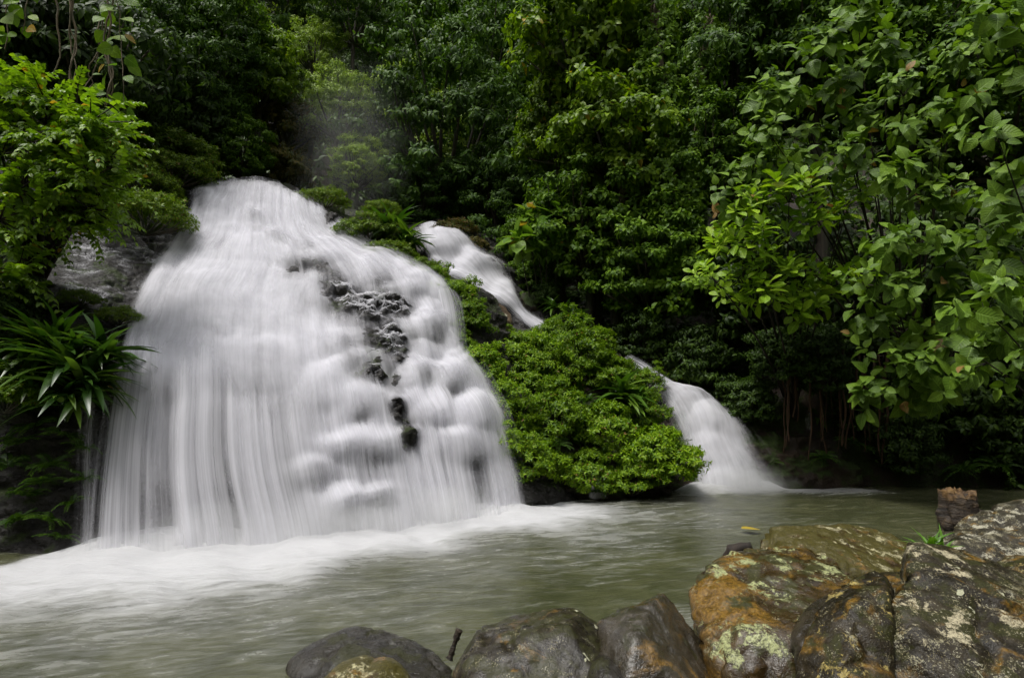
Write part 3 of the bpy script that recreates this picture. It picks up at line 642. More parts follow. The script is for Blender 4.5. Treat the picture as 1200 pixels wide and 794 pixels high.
# ------------------------------------------------------------------ air: spray at the falls, mist in the gap
def box_geo(sx, sy, sz):
    g = Geo(); V = np.array([(a * sx, b * sy, c * sz) for a in (-1, 1) for b in (-1, 1) for c in (-1, 1)], float)
    F = np.array([(0, 1, 3, 2), (4, 6, 7, 5), (0, 4, 5, 1), (2, 3, 7, 6), (0, 2, 6, 4), (1, 5, 7, 3)]); g.add(V, F.ravel(), np.full(6, 4)); return g
def mist(label, c, rot, size, dens, seed):
    """a bank of spray: densest in its middle and low down, ragged at its edges"""
    m = bpy.data.materials.new("spray"); m.use_nodes = True; t = m.node_tree; t.nodes.clear(); o = t.nodes.new("ShaderNodeOutputMaterial"); v = t.nodes.new("ShaderNodeVolumePrincipled")
    tc = t.nodes.new("ShaderNodeTexCoord"); mp = t.nodes.new("ShaderNodeMapping"); mp.inputs['Scale'].default_value = tuple(1 / x for x in size)
    ln = t.nodes.new("ShaderNodeVectorMath"); ln.operation = 'LENGTH'; nz = t.nodes.new("ShaderNodeTexNoise"); nz.inputs['Scale'].default_value = 1.6 / min(size) ** .5; nz.inputs['Detail'].default_value = 3; nz.noise_dimensions = '4D'; nz.inputs['W'].default_value = seed
    ad = t.nodes.new("ShaderNodeMath"); ad.operation = 'MULTIPLY_ADD'; ad.inputs[1].default_value = .9; mr = t.nodes.new("ShaderNodeMapRange"); mr.interpolation_type = 'SMOOTHSTEP'
    for i_, x in ((1, 1.35), (2, .35), (3, 0), (4, dens)): mr.inputs[i_].default_value = x
    L = t.links.new; L(tc.outputs['Object'], mp.inputs[0]); L(mp.outputs[0], ln.inputs[0]); L(tc.outputs['Object'], nz.inputs['Vector']); L(nz.outputs[0], ad.inputs[0]); L(ln.outputs['Value'], ad.inputs[2]); L(ad.outputs[0], mr.inputs[0]); L(mr.outputs[0], v.inputs['Density'])
    v.inputs['Color'].default_value = (.97, .975, .98, 1); L(v.outputs[0], o.inputs['Volume'])
    tag(link("spray_mist", box_geo(*size).mesh("spray_mist", m, False), loc=c, rot=(0, 0, rot)), label, kind="stuff")
b0, b1 = np.array(BASE[0]), np.array(BASE[-1]); bd = b1 - b0; bn = np.array([bd[1], -bd[0]]) / np.linalg.norm(bd); bc = (b0 + b1) / 2 + bn * .35
mist("white spray at the foot of the main fall", (bc[0], bc[1], .12), math.atan2(bd[1], bd[0]), (3.1, .9, .6), 3.4, 2.0)
c2 = at(858, 570, 10.3); mist("white spray at the foot of the lower right fall", (c2[0] + .2, c2[1], .1), 0.1, (1.2, .55, .5), 3.6, 5.0)
mist("pale mist hanging in the gap behind the crest", tuple(at(402, 175, 15.2)), 0, (2.6, .9, 3.6), .16, 9.0)

# ------------------------------------------------------------------ foreground boulders
def ico(level):
    import bmesh
    bm = bmesh.new(); bmesh.ops.create_icosphere(bm, subdivisions=level, radius=1.0)
    V = np.array([v.co[:] for v in bm.verts]); F = np.array([[v.index for v in f.verts] for f in bm.faces]); bm.free(); return V, F
ICO6 = ico(6); ICO4 = ico(4)
def boulder(name, label, outline, Y, depth, mat, cat="boulder", rough=.05, seed=1, p=1.5, group=None, facet=0.0, tilt=0.0, ic=ICO6):
    """a rock with the outline it shows from the front, DEPTH metres thick either way; tilt leans its top back"""
    O = np.array([at(x_, y_, Y) for x_, y_ in outline]); c = O.mean(0)
    rel = O - c; th = np.arctan2(rel[:, 2], rel[:, 0]); rr = np.hypot(rel[:, 0], rel[:, 2]); o_ = np.argsort(th); th, rr = th[o_], rr[o_]
    the = np.concatenate([th - 2 * np.pi, th, th + 2 * np.pi]); rre = np.tile(rr, 3)
    # round the corners between the traced points
    tt = np.linspace(-np.pi * 1.5, np.pi * 1.5, 1200); r0 = np.interp(tt, the, rre); ker = np.hanning(33); ker /= ker.sum(); r1 = np.convolve(r0, ker, 'same')
    V, F = ic; e = np.abs(V[:, 1]); ang = np.arctan2(V[:, 2], V[:, 0]); rho = np.interp(ang, tt, r1)
    ce = np.hypot(V[:, 0], V[:, 2]); sc_ = (ce ** p + e ** p) ** (-1 / p) * np.ones(len(V))
    P = np.stack([np.cos(ang) * rho * ce * sc_, V[:, 1] * depth * sc_, np.sin(ang) * rho * ce * sc_], 1)
    P[:, 1] += tilt * (P[:, 2])
    nrm = unit(P / np.array([rr.mean(), depth, rr.mean()]) ** 2)
    q = P + c
    d = fbm(q * 2.1, seed, 5, .5) * rough * 1.5 + fbm(q * 9, seed + 3, 4, .55) * rough * .35
    if facet:                                                         # flat broken faces, then a few cracks
        rc = np.random.default_rng(seed); nn = unit(rc.normal(0, 1, (26, 3)) + np.array([0, -.7, .3]))
        for n_ in nn:
            h = P @ n_; top = h.max(); lim = top * rc.uniform(.72, .93); over = h - lim; P = P - n_ * (np.where(over > 0, over - .12 * over, 0))[:, None]
        rd = np.abs(fbm(q * np.array([1.1, 1.1, 1.9]), seed + 8, 3, .5)); d = d - facet * .45 * (1 - sstep(0, .05, rd))
    P = P + nrm * d[:, None]
    g = Geo(); g.add(P, F.ravel(), np.full(len(F), 3))
    return tag(link(name, g.mesh(name, mat), loc=c), label, cat, group)
def hull_rock(name, label, pts, mat, cat="boulder", k=90, chips=40, rough=.03, seed=1, ic=ICO6, base=-.4):
    """a rock whose broken faces span the given corner points, its edges worn round"""
    import bmesh
    P0 = np.array([at(*p) for p in pts]); foot = P0.copy(); foot[:, :2] = P0[:, :2].mean(0) + (P0[:, :2] - P0[:, :2].mean(0)) * .96; foot[:, 2] = base
    P0 = np.concatenate([P0, foot]); c = P0.mean(0); P0[:len(pts)] = c + (P0[:len(pts)] - c) * 1.07
    bm = bmesh.new()
    for p_ in P0 - c: bm.verts.new(p_)
    bmesh.ops.convex_hull(bm, input=bm.verts); bm.normal_update()
    N_ = np.array([f.normal[:] for f in bm.faces]); Hh = np.array([f.normal.dot(f.verts[0].co) for f in bm.faces]); bm.free()
    sg = np.sign(Hh); N_ *= sg[:, None]; Hh = np.maximum(np.abs(Hh), .02)
    rc = np.random.default_rng(seed + 500); Nr = unit(rc.normal(0, 1, (chips, 3))); Hr = ((P0 - c) @ Nr.T).max(0) * rc.uniform(.80, .98, chips); N_ = np.concatenate([N_, Nr]); Hh = np.concatenate([Hh, Hr])
    V, F = ic; t = np.maximum(V @ N_.T / Hh[None], 0); r_ = (t ** k).sum(1) ** (-1 / k); P = V * r_[:, None]
    gr = unit(((t ** (k - 1))[:, :, None] * (N_ / Hh[:, None])[None]).sum(1)); q = P + c
    d = fbm(q * 3.2, seed, 6, .6) * rough * 1.1 + (.5 - np.abs(fbm(q * 8, seed + 3, 4, .6))) * rough * .7
    ri = np.abs(fbm(q * np.array([1.5, 1.5, 2.2]), seed + 8, 4, .55)); d -= rough * .9 * (1 - sstep(0, .06, ri))
    pl = np.floor(fbm(q * 1.7 + 31, seed + 15, 2) * 4) / 4; d += rough * .8 * pl
    P = P + gr * d[:, None]
    g = Geo(); g.add(P, F.ravel(), np.full(len(F), 3)); return tag(link(name, g.mesh(name, mat), loc=c), label, cat)
OC = [(.012, .007, .002), (.034, .019, .004), (.068, .040, .008)]; DK = [(.006, .005, .0025), (.016, .012, .006), (.040, .032, .018)]
MB = dict(
    ochre=rock_mat("boulder_ochre", coat=.5, cols=OC, lichen=.14, lich_col=(.31, .33, .15), moss=.35, moss_col=(.045, .043, .007), wet=.16, scale=1.9, ochre=.68, specks=.2),
    moss=rock_mat("boulder_moss", coat=.25, cols=OC, lichen=.08, lich_col=(.36, .33, .19), moss=.95, moss_col=(.070, .058, .006), wet=.2, scale=2.2, ochre=.55, specks=.3),
    round=rock_mat("boulder_brown", coat=.4, cols=[(.009, .006, .003), (.022, .016, .008), (.042, .032, .018)], wet=.2, scale=2.4, bumpy=1.0),
    edge=rock_mat("boulder_dark", coat=.15, cols=[(.006, .005, .002), (.015, .011, .005), (.034, .024, .009)], lichen=.05, lich_col=(.28, .22, .07), ochre=.42, wet=.25, scale=2.6, moss=.4, moss_col=(.034, .034, .006), specks=.5, spec=.2),
    lichen=rock_mat("boulder_lichen", coat=.1, cols=[(.006, .005, .0025), (.015, .011, .005), (.034, .026, .012)], lichen=.14, lich_col=(.36, .32, .21), moss=.45, moss_col=(.032, .032, .006), ochre=.3, wet=.25, scale=2.6, spots=.10, specks=1.0, spec=.2),
    spotted=rock_mat("boulder_spotted", coat=.1, cols=[(.010, .008, .005), (.026, .022, .014), (.052, .044, .030)], lichen=.22, lich_col=(.40, .38, .29), wet=.3, scale=3.2, specks=1.2, ochre=.2, spec=.2),
    angular=rock_mat("boulder_angular", coat=.25, cols=DK, lichen=.0, moss=.6, moss_col=(.034, .033, .007), ochre=.3, wet=.2, scale=2.6, spots=.25, specks=.5, spec=.25),
    wet=rock_mat("boulder_wet", coat=.9, cols=[(.012, .009, .005), (.032, .025, .014), (.068, .056, .038)], ochre=.4, wet=.08, scale=2.2, moss=.4, moss_col=(.036, .034, .008), spec=.4, bumpy=1.3),
    low=rock_mat("boulder_low", coat=.35, cols=[(.007, .006, .004), (.017, .014, .009), (.034, .029, .020)], wet=.12, scale=2.4, moss=.4, moss_col=(.032, .032, .007), bumpy=1.5, spec=.3))
hull_rock("boulder", "ochre brown boulder with pale lichen along its left shoulder", [(814, 697, 3.75), (834, 657, 4.0), (868, 644, 4.25), (935, 646, 4.4), (1000, 660, 4.2), (832, 745, 3.35), (872, 745, 3.2), (938, 722, 3.2), (1010, 700, 3.5), (850, 850, 2.95), (940, 860, 2.9), (895, 690, 3.55)], MB['ochre'], seed=3, rough=.04)
hull_rock("boulder", "mossy golden boulder lying farthest back, beside the tuft of grass", [(880, 645, 4.6), (900, 620, 4.9), (950, 609, 5.2), (1012, 616, 5.3), (1062, 632, 5.1), (1095, 656, 4.7), (1000, 668, 4.15), (915, 655, 4.25), (885, 690, 4.2), (1085, 700, 4.2)], MB['moss'], seed=8, rough=.04)
hull_rock("boulder", "smooth round brown boulder wedged between two larger rocks", [(925, 722, 3.1), (943, 698, 3.3), (975, 681, 3.4), (1008, 672, 3.4), (1022, 700, 3.15), (962, 735, 2.95), (935, 765, 2.9), (1012, 765, 2.9)], MB['round'], k=16, rough=.015, seed=12)
hull_rock("boulder", "dark boulder with an orange edge in front of the round one", [(986, 694, 3.0), (1010, 669, 3.15), (1032, 663, 3.15), (944, 744, 2.8), (934, 766, 2.75), (1000, 722, 2.75), (1040, 705, 2.8), (1046, 860, 2.4), (938, 860, 2.5), (968, 750, 2.62)], MB['edge'], seed=17, rough=.03)
hull_rock("boulder", "largest boulder at the right, crusted with pale and rusty lichen", [(1034, 664, 2.95), (1058, 642, 3.2), (1100, 644, 3.5), (1142, 652, 3.6), (1210, 680, 3.5), (1320, 715, 3.3), (1046, 700, 2.7), (1105, 692, 2.7), (1200, 746, 2.45), (1320, 805, 2.35), (1040, 880, 2.4), (1200, 920, 2.15), (1320, 920, 2.2)], MB['lichen'], seed=22, rough=.04)
hull_rock("boulder", "grey boulder speckled white with lichen near the broken stump", [(1078, 655, 4.1), (1092, 632, 4.35), (1140, 600, 4.6), (1195, 575, 4.8), (1300, 562, 4.9), (1340, 640, 4.2), (1140, 655, 3.75), (1250, 690, 3.5), (1105, 705, 3.7), (1340, 750, 3.3)], MB['spotted'], k=22, seed=27, rough=.05)
hull_rock("boulder", "angular dark green boulder with round lichen spots", [(534, 764, 3.35), (545, 744, 3.5), (600, 726, 3.7), (650, 714, 3.8), (690, 710, 3.8), (702, 726, 3.5), (640, 742, 3.25), (690, 733, 3.25), (712, 782, 3.1), (705, 850, 2.9), (540, 805, 3.1), (560, 860, 2.9)], MB['angular'], chips=20, seed=31, rough=.025)
hull_rock("boulder", "shiny wet boulder rising to a point beside the spotted one", [(702, 728, 3.45), (728, 710, 3.55), (752, 703, 3.55), (764, 688, 3.55), (774, 692, 3.5), (800, 730, 3.45), (834, 778, 3.4), (838, 805, 3.25), (714, 795, 3.1), (745, 760, 3.05), (800, 810, 3.0), (730, 860, 2.9)], MB['wet'], chips=14, seed=36, rough=.03)
hull_rock("boulder", "low dark wet boulder barely above the water, dull grey", [(322, 778, 3.6), (368, 744, 3.9), (405, 730, 4.0), (445, 738, 4.0), (512, 758, 3.8), (548, 788, 3.6), (400, 768, 3.5), (480, 788, 3.4), (355, 805, 3.4), (545, 840, 3.3), (325, 840, 3.3)], MB['low'], k=20, seed=41, rough=.02)
boulder("boulder", "small brown slab at the very bottom in front of the low wet one", [(365, 812), (385, 792), (430, 783), (465, 789), (485, 810), (480, 840), (380, 840)], 3.02, .25, MB['moss'], seed=46, p=2.0, rough=.03, tilt=.4)
boulder("boulder", "sunken dark stone between the two wet boulders", [(690, 790), (705, 775), (725, 780), (735, 800), (725, 830), (690, 830)], 3.05, .2, MB['low'], seed=49, p=2, rough=.02)
boulder("boulder", "half hidden dark stone at the back of the boulder pile", [(895, 740), (1000, 700), (1130, 690), (1330, 690), (1360, 900), (900, 900)], 3.7, .5, MB['edge'], seed=53, p=2.2, rough=.06)
# half exposed stones by the falls
MR = rock_mat("ledge_stone", [(.05, .035, .022), (.11, .078, .05), (.19, .145, .10)], wet=.3, scale=1.4, moss=.25, moss_col=(.05, .07, .015), lichen=.1)
boulder("boulder", "brown ledge stone peeking out beside the slim upper fall", [(553, 400), (556, 372), (572, 354), (590, 352), (600, 368), (604, 395), (590, 410)], 12.6, .5, MR, seed=61, rough=.1, facet=.08, ic=ICO4)
boulder("boulder", "brown stone in the shade right of the slim upper fall", [(612, 378), (611, 356), (617, 338), (624, 334), (632, 350), (634, 374), (624, 384)], 13.9, .4, M['bank'], seed=64, rough=.1, facet=.08, ic=ICO4)
boulder("boulder", "small pale stone on top of the green mound", [(604, 415), (608, 405), (620, 402), (633, 408), (634, 418), (615, 422)], 11.3, .2, MR, seed=67, rough=.05, ic=ICO4)
boulder("boulder", "grey stone under the hanging branches behind the mound", [(740, 395), (745, 375), (758, 370), (775, 378), (778, 400), (760, 408)], 13.2, .4, MR, seed=69, rough=.08, facet=.06, ic=ICO4)
boulder("boulder", "mossy wet stone splitting the main fall, upper of two", [(446, 482), (450, 474), (460, 473), (469, 484), (472, 500), (462, 505), (450, 498)], 8.58, .2, M['cliff'], seed=71, rough=.04, ic=ICO4)
boulder("boulder", "mossy wet stone splitting the main fall, lower of two", [(462, 505), (470, 498), (480, 508), (482, 528), (474, 535), (464, 524)], 8.45, .2, M['cliff'], seed=73, rough=.04, ic=ICO4)

# broken stump and drift sticks
k = nmat("rotten_wood"); n1 = k.noise(k.mapping(k.obj, (5, 5, 22)), 1.0, 6, .7, .5); n2 = k.noise(k.obj, 14, 4)
zz = k.N('ShaderNodeSeparateXYZ', Vector=k.obj).outputs[2]; fresh = k.mrange(k.math('ADD', zz, k.math('MULTIPLY', n2, .20)), .36, .44)
c = k.mix(fresh, k.ramp(n1, [(.35, (.008, .005, .003)), (.52, (.030, .019, .009)), (.7, (.075, .046, .018))]), k.ramp(n1, [(.32, (.03, .014, .004)), (.5, (.13, .068, .018)), (.68, (.28, .17, .055))]))
k.out(k.N("ShaderNodeBsdfPrincipled", Base__Color=c, Roughness=.7, Normal=k.bump(k.math('ADD', n1, n2), .9, .04)).outputs[0]); M['rotten'] = k.m
def stump():
    rng = np.random.default_rng(5); g = Geo(); nr, na = 22, 40
    p0 = at(1126, 622, 5.0); p1 = at(1124, 578, 5.0); H_ = p1[2] - p0[2]
    th = np.linspace(0, 2 * np.pi, na, endpoint=False); V = []
    for i in range(nr):
        t = i / (nr - 1); rad = .125 * (1.12 - .12 * t) * (1 + .16 * np.sin(th * 3 + 1) + .10 * np.sin(th * 7 + t * 2))
        z = H_ * t * np.ones(na)
        if t > .5: z = z + (t - .5) * .20 * fbm(np.stack([np.cos(th) * 4, np.sin(th) * 4, 0 * th], 1), 9, 4)
        pnt = np.stack([rad * np.cos(th), rad * np.sin(th), z], 1); pnt[:, :2] *= (1 + .30 * fbm(np.stack([np.cos(th) * 3.5, np.sin(th) * 3.5, z * 9], 1), 4, 4))[:, None]
        V.append(pnt)
    for r_ in (.75, .5, .25): 
        q = V[-1].copy() if r_ == .75 else V[-1]; q = q.copy(); q[:, :2] *= .72; q[:, 2] += -.015 + .07 * fbm(q * 24, 3, 4); V.append(q)
    P = np.array(V); m = len(P); i = np.arange(m - 1)[:, None] * na; j = np.arange(na)[None]; kk = (j + 1) % na
    F = np.stack([i + j, i + kk, i + na + kk, i + na + j], -1).reshape(-1, 4); g.add(P.reshape(-1, 3), np.concatenate([F.ravel(), np.arange(na) + (m - 1) * na]), np.concatenate([np.full(len(F), 4), [na]]))
    # a broken side limb lying to the right
    add_tube(g, [(.05, .0, .08), (.16, .02, .12), (.27, .03, .09), (.34, .03, .02)], [.07, .075, .06, .02], 12)
    add_tube(g, [(-.10, -.03, .0), (-.15, -.05, .06), (-.12, -.04, .13)], [.05, .045, .02], 9)
    return tag(link("tree_stump", g.mesh("tree_stump", M['rotten']), loc=p0), "broken rotten stump with an orange splintered top by the water", "stump")
stump()
def stick(label, pts, r, loc_px, mat='rotten'):
    g = Geo(); P = np.array([at(*p) for p in pts]); c = P[0].copy(); rng = np.random.default_rng(3)
    Q = spline1(P - c, 16, 0) + fbm(np.arange(48).reshape(16, 3) * .31, 3, 2)[:, None] * .01; add_tube(g, Q, np.interp(np.linspace(0, 1, 16), [0, .5, 1], r) * (1 + .10 * rng.normal(0, 1, 16)), 11)
    return tag(link("drift_stick", g.mesh("drift_stick", M[mat]), loc=c), label, "stick")
stick("short dark stick poking out of the water beside the spotted boulder", [(528, 770, 3.45), (533, 752, 3.45), (538, 738, 3.45)], [.02, .014, .024], None)
stick("dark driftwood knot lying behind the lichen topped ochre boulder", [(842, 720, 4.75), (850, 665, 4.75), (862, 644, 4.72), (880, 640, 4.7)], [.05, .055, .035], None, 'dead')

# yellow leaf afloat
g = Geo(); add_leaves(g, leaf_tpl(.34, (0, .2, .45, .7, .9, 1), .1, .08), at(868, 606, 7.2)[None] * np.array([1, 1, 0]) + np.array([0, 0, .05]), np.array([[1, .1, 0.]]), np.array([[0, 0, 1.]]), .26)
k = nmat("fallen_leaf"); k.out(k.N("ShaderNodeBsdfPrincipled", Base__Color=(.33, .24, .02, 1), Roughness=.5).outputs[0])
tag(link("fallen_leaf", g.mesh("fallen_leaf", k.m)), "yellow fallen leaf floating on the olive pool", "leaf")

# ------------------------------------------------------------------ plants: prototypes
TP_L2 = leaf_tpl(.24, (0, .45, 1), .3, .25, 'lance'); TP_L3 = leaf_tpl(.22, (0, .3, .68, 1), .35, .4, 'lance')
TP_O = leaf_tpl(.30, (0, .3, .68, 1), .3, .3, 'ovate'); TP_OB = leaf_tpl(.34, (0, .15, .35, .55, .75, .9, 1), .22, .30, 'ovate', .012)
TP_OV = leaf_tpl(.25, (0, .2, .45, .65, .85, 1), .25, .22, 'obovate', .008); TP_ST = leaf_tpl(.075, (0, .12, .3, .5, .7, .86, 1), .35, .55, 'strap')
TP_H = leaf_tpl(.42, (0, .08, .28, .5, .75, .92, 1), .15, .2, 'ovate'); TP_G = leaf_tpl(.035, (0, .3, .6, 1), .3, .5, 'strap'); TP_P = leaf_tpl(.2, (0, .4, 1), .2, .15, 'lance')

def trunk_unit(seed, r=.16):
    rng = np.random.default_rng(seed); g = Geo(); n = 12; z = np.linspace(-1, 0, n); off = np.cumsum(rng.normal(0, .035, (n, 2)), 0); off -= off[-1]
    add_tube(g, np.stack([off[:, 0], off[:, 1], z], 1), r * np.interp(z, [-1, -.9, 0], [1.7, 1.15, .75]), 9); return g.mesh("trunk", M['bark'])
TRUNKS = [trunk_unit(s) for s in (1, 2, 3)]
PROTO = {}
def proto(kind, seed, rad, mat, nb, rb, ms, K, L, tpl, spread=(35, 95), droop=.3, zmin=-.75, flat=.5, stem=.5, limb=.09, inner=.55, jag=.3, fill=0):
    rng = np.random.default_rng(seed); C_, P, A = crown_shoots(rng, rad, nb, rb, ms, zmin, flat, inner, jag)
    g = Geo(); rosettes(g, tpl, P, A, K, L, rng, spread, droop, stem=stem)
    start = np.array([0, 0, -rad[2] * .75]); idx = rng.permutation(nb)[:min(nb, 26)]
    PROTO.setdefault(kind, []).append((g.mesh("crown", M[mat]), limb_mesh("branches", start, C_[idx], limb, M['bark'], rng, 5), start))
TCOUNT = {}
def tree(kind, px, py, Y, s, label, cat="tree", group=None, name=None, rz=None, sq=(1, 1, 1), trunk=True):
    i = TCOUNT.get(kind, 0); TCOUNT[kind] = i + 1; pr = PROTO[kind][i % len(PROTO[kind])]
    c = at(px, py, Y); top = c + pr[2] * s * np.array(sq); gzz = gz(c[0], c[1]); bz = min(gzz - .1, top[2] - .4)
    e = empty(name or ("tree" if trunk else "shrub"), (c[0], c[1], bz), label, cat, group)
    rz = (i * 2.1 + px * .013) % 6.28 if rz is None else rz; loc = (0, 0, c[2] - bz)
    link("crown" if trunk else "foliage", pr[0], e, loc, (0, 0, rz), (s * sq[0], s * sq[1], s * sq[2]))
    link("branches", pr[1], e, loc, (0, 0, rz), (s * sq[0], s * sq[1], s * sq[2]))
    if trunk: link("trunk", TRUNKS[i % 3], e, (0, 0, top[2] - bz), (0, 0, rz), (s * 1.1, s * 1.1, top[2] - bz))
    return e

for sd in (1, 2): proto('deep', sd, (3.0, 3.0, 3.3), 'leaf_deep', 120, .62, 17, 9, .20, TP_L3, (45, 110), .45, zmin=-.85)
for sd in (3, 4): proto('mid', sd, (2.2, 2.2, 2.5), 'leaf_mid', 85, .55, 18, 8, .20, TP_O, (40, 105), .4, zmin=-.85)
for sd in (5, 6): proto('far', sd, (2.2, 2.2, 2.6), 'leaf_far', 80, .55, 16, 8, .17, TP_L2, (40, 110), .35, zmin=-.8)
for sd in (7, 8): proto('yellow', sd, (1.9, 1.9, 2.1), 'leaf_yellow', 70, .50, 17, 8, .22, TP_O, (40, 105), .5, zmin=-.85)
proto('bronze', 9, (1.5, 1.5, 1.3), 'leaf_brown', 55, .45, 15, 9, .20, TP_L3, (50, 120), .7, zmin=-.6)
for sd in (10, 11, 12): proto('cushion', sd, (1.0, 1.0, .8), 'leaf_cushion', 62, .25, 16, 9, .105, TP_L3, (30, 90), .15, zmin=-.45, flat=.75, inner=.66, limb=.03, jag=.75)
for sd in (13, 14): proto('low', sd, (1.0, 1.0, .55), 'leaf_moss', 60, .24, 16, 8, .085, TP_L2, (30, 90), .1, zmin=-.3, flat=.6, inner=.8, limb=.03, jag=.35)
proto('rust', 15, (1.0, 1.0, .6), 'leaf_red', 55, .25, 15, 8, .10, TP_L2, (30, 90), .1, zmin=-.3, flat=.6, inner=.8, limb=.03)
for sd in (16, 17): proto('dark', sd, (1.5, 1.5, 1.5), 'leaf_dark', 60, .5, 15, 8, .20, TP_L3, (45, 115), .6, zmin=-.9)

# undergrowth that carpets the slopes between the trees (one uncountable mass)
rng = np.random.default_rng(77); n = 26000
x = rng.uniform(-16, 22, n); y = rng.uniform(6, 32, n); d = pool_dist(x, y); z = ground(x, y)
keep = (d > .35) & ~((x > -6.5) & (x < 6.2) & (y < 13.5)); x, y, z = x[keep], y[keep], z[keep]
q = pix(np.stack([x, y, z], 1)); keep = (q[:, 0] > -120) & (q[:, 0] < 1320) & (q[:, 1] > -120); x, y, z = x[keep][:7000], y[keep][:7000], z[keep][:7000]
P = np.stack([x, y, z + rng.uniform(.05, .5, len(x))], 1); A = unit(np.stack([-x * .03, -np.ones(len(x)) * .7, np.ones(len(x)) * .6], 1) + rng.normal(0, .35, (len(x), 3)))
g = Geo(); rosettes(g, TP_L3, P, A, 8, .30, rng, (40, 110), .5)
tag(link("undergrowth", g.mesh("undergrowth", M['leaf_dark'])), "dark undergrowth covering the slopes between the trees", kind="stuff")

# ------------------------------------------------------------------ trees of the slope
rng = np.random.default_rng(42)
GF = "trees high on the far slope"
for row, (Y, py0, s) in enumerate(((30, 40, 1.7), (25, 130, 1.4), (35, -60, 2.0), (21.5, 190, 1.1))):
    for i, px in enumerate(np.linspace(-90, 1290, 15 if row < 3 else 10)):
        if row in (1, 3) and 335 < px < 470: continue
        kind = ('deep', 'mid', 'deep', 'far')[(i * 3 + row) % 4]
        tree(kind, px + rng.uniform(-25, 25), py0 + rng.uniform(-35, 35), Y + rng.uniform(-1.5, 1.5), s * rng.uniform(.85, 1.15), "dark leafy tree merging into the forest wall behind", group=GF)
# the named trees
tree('deep', 520, 160, 18.0, 1.05, "large dark green tree with layered drooping boughs behind the crest", sq=(1.0, 1, 1.05))
tree('deep', 485, 235, 17.2, .5, "small dark tree at the left foot of the largest layered tree", sq=(1, 1, 1))
tree('deep', 590, 240, 17.2, .62, "small dark tree at the right foot of the largest layered tree")
tree('deep', 415, 12, 17.5, .48, "thin crowned dark tree above the misty gap")
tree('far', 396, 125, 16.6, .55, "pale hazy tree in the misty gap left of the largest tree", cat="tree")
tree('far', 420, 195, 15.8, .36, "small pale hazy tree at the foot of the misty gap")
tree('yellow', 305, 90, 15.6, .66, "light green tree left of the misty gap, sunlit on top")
tree('bronze', 335, 150, 16.5, .72, "bronze leaved small tree above the crest of the main fall", trunk=True)
tree('bronze', 325, 205, 15.8, .62, "bronze tinged bush just over the crest of the main fall", cat="bush", trunk=False)
tree('deep', 215, 70, 13.5, .62, "shadowy dark tree between the hanging vines and the light green tree")
tree('mid', 265, 40, 14.5, .55, "dark green tree with leaning crown at the top left")
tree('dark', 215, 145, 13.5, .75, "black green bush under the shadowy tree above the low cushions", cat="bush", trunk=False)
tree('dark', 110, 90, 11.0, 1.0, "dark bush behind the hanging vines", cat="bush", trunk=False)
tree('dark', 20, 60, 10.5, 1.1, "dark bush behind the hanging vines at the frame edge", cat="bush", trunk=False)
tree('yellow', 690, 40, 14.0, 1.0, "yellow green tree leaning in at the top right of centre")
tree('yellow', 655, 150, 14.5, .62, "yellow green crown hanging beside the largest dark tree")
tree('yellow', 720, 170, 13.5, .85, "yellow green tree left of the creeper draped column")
tree('mid', 690, 270, 13.8, .72, "mid green tree over the shaded right bank of the slim fall")
tree('mid', 760, 310, 13.0, .68, "mid green tree with drooping boughs behind the mound")
tree('deep', 850, 70, 14.0, .85, "dark tree filling the shade right of the creeper column")
tree('mid', 840, 190, 12.8, .6, "mid green tree between the creepers and the bright large leaved bush")
tree('mid', 950, 60, 13.0, .85, "dark tree behind the big ovate leaves at the upper right")
tree('mid', 1060, 80, 12.5, .9, "dark tree behind the top of the big leaved shrub")
tree('mid', 1170, 120, 11.5, .9, "dark tree at the right edge of the frame")
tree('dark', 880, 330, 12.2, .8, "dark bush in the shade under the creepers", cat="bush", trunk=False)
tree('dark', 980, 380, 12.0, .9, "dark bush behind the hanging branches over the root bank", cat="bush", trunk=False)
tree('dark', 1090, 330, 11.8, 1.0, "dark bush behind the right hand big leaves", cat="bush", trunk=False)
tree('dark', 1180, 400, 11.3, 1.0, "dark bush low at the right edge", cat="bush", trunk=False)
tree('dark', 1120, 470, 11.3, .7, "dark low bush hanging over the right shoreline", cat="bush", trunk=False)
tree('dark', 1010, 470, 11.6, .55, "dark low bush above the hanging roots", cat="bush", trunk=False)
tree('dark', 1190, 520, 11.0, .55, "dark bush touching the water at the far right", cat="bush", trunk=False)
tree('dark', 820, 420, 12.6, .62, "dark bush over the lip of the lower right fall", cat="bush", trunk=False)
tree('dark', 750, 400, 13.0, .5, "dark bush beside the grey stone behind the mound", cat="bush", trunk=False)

tree('mid', 282, 178, 14.0, .34, "green bush in the shade between the crest cushions and the bronze bush", cat="bush", trunk=False)
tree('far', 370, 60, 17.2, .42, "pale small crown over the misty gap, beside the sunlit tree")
# ------------------------------------------------------------------ shrubs on the rocks
GM = "bright shrubs covering the mound"
LM = "bright green small leaved shrub on the mound between the falls"
for (px, py, Y, s) in ((560, 430, 10.3, .62), (620, 430, 11.0, .70), (670, 420, 11.4, .78), (715, 440, 11.1, .62), (590, 485, 9.75, .62), (650, 490, 10.2, .72), (710, 500, 10.2, .70), (745, 480, 10.6, .5),
                       (628, 540, 9.25, .5), (690, 550, 9.6, .55), (645, 445, 10.8, .6), (660, 390, 12.0, .6), (610, 405, 11.4, .5), (540, 408, 10.5, .42), (606, 520, 9.2, .42)):
    tree('cushion', px, py + 8, Y + .1, s, LM, cat="shrub", group=GM, trunk=False)
tree('cushion', 768, 541, 9.85, .72, "bright shrub trailing into the water at the mound's right tip", cat="shrub", trunk=False)
tree('cushion', 740, 560, 9.7, .48, "small bright shrub hanging over the water left of the mound's right tip", cat="shrub", trunk=False)
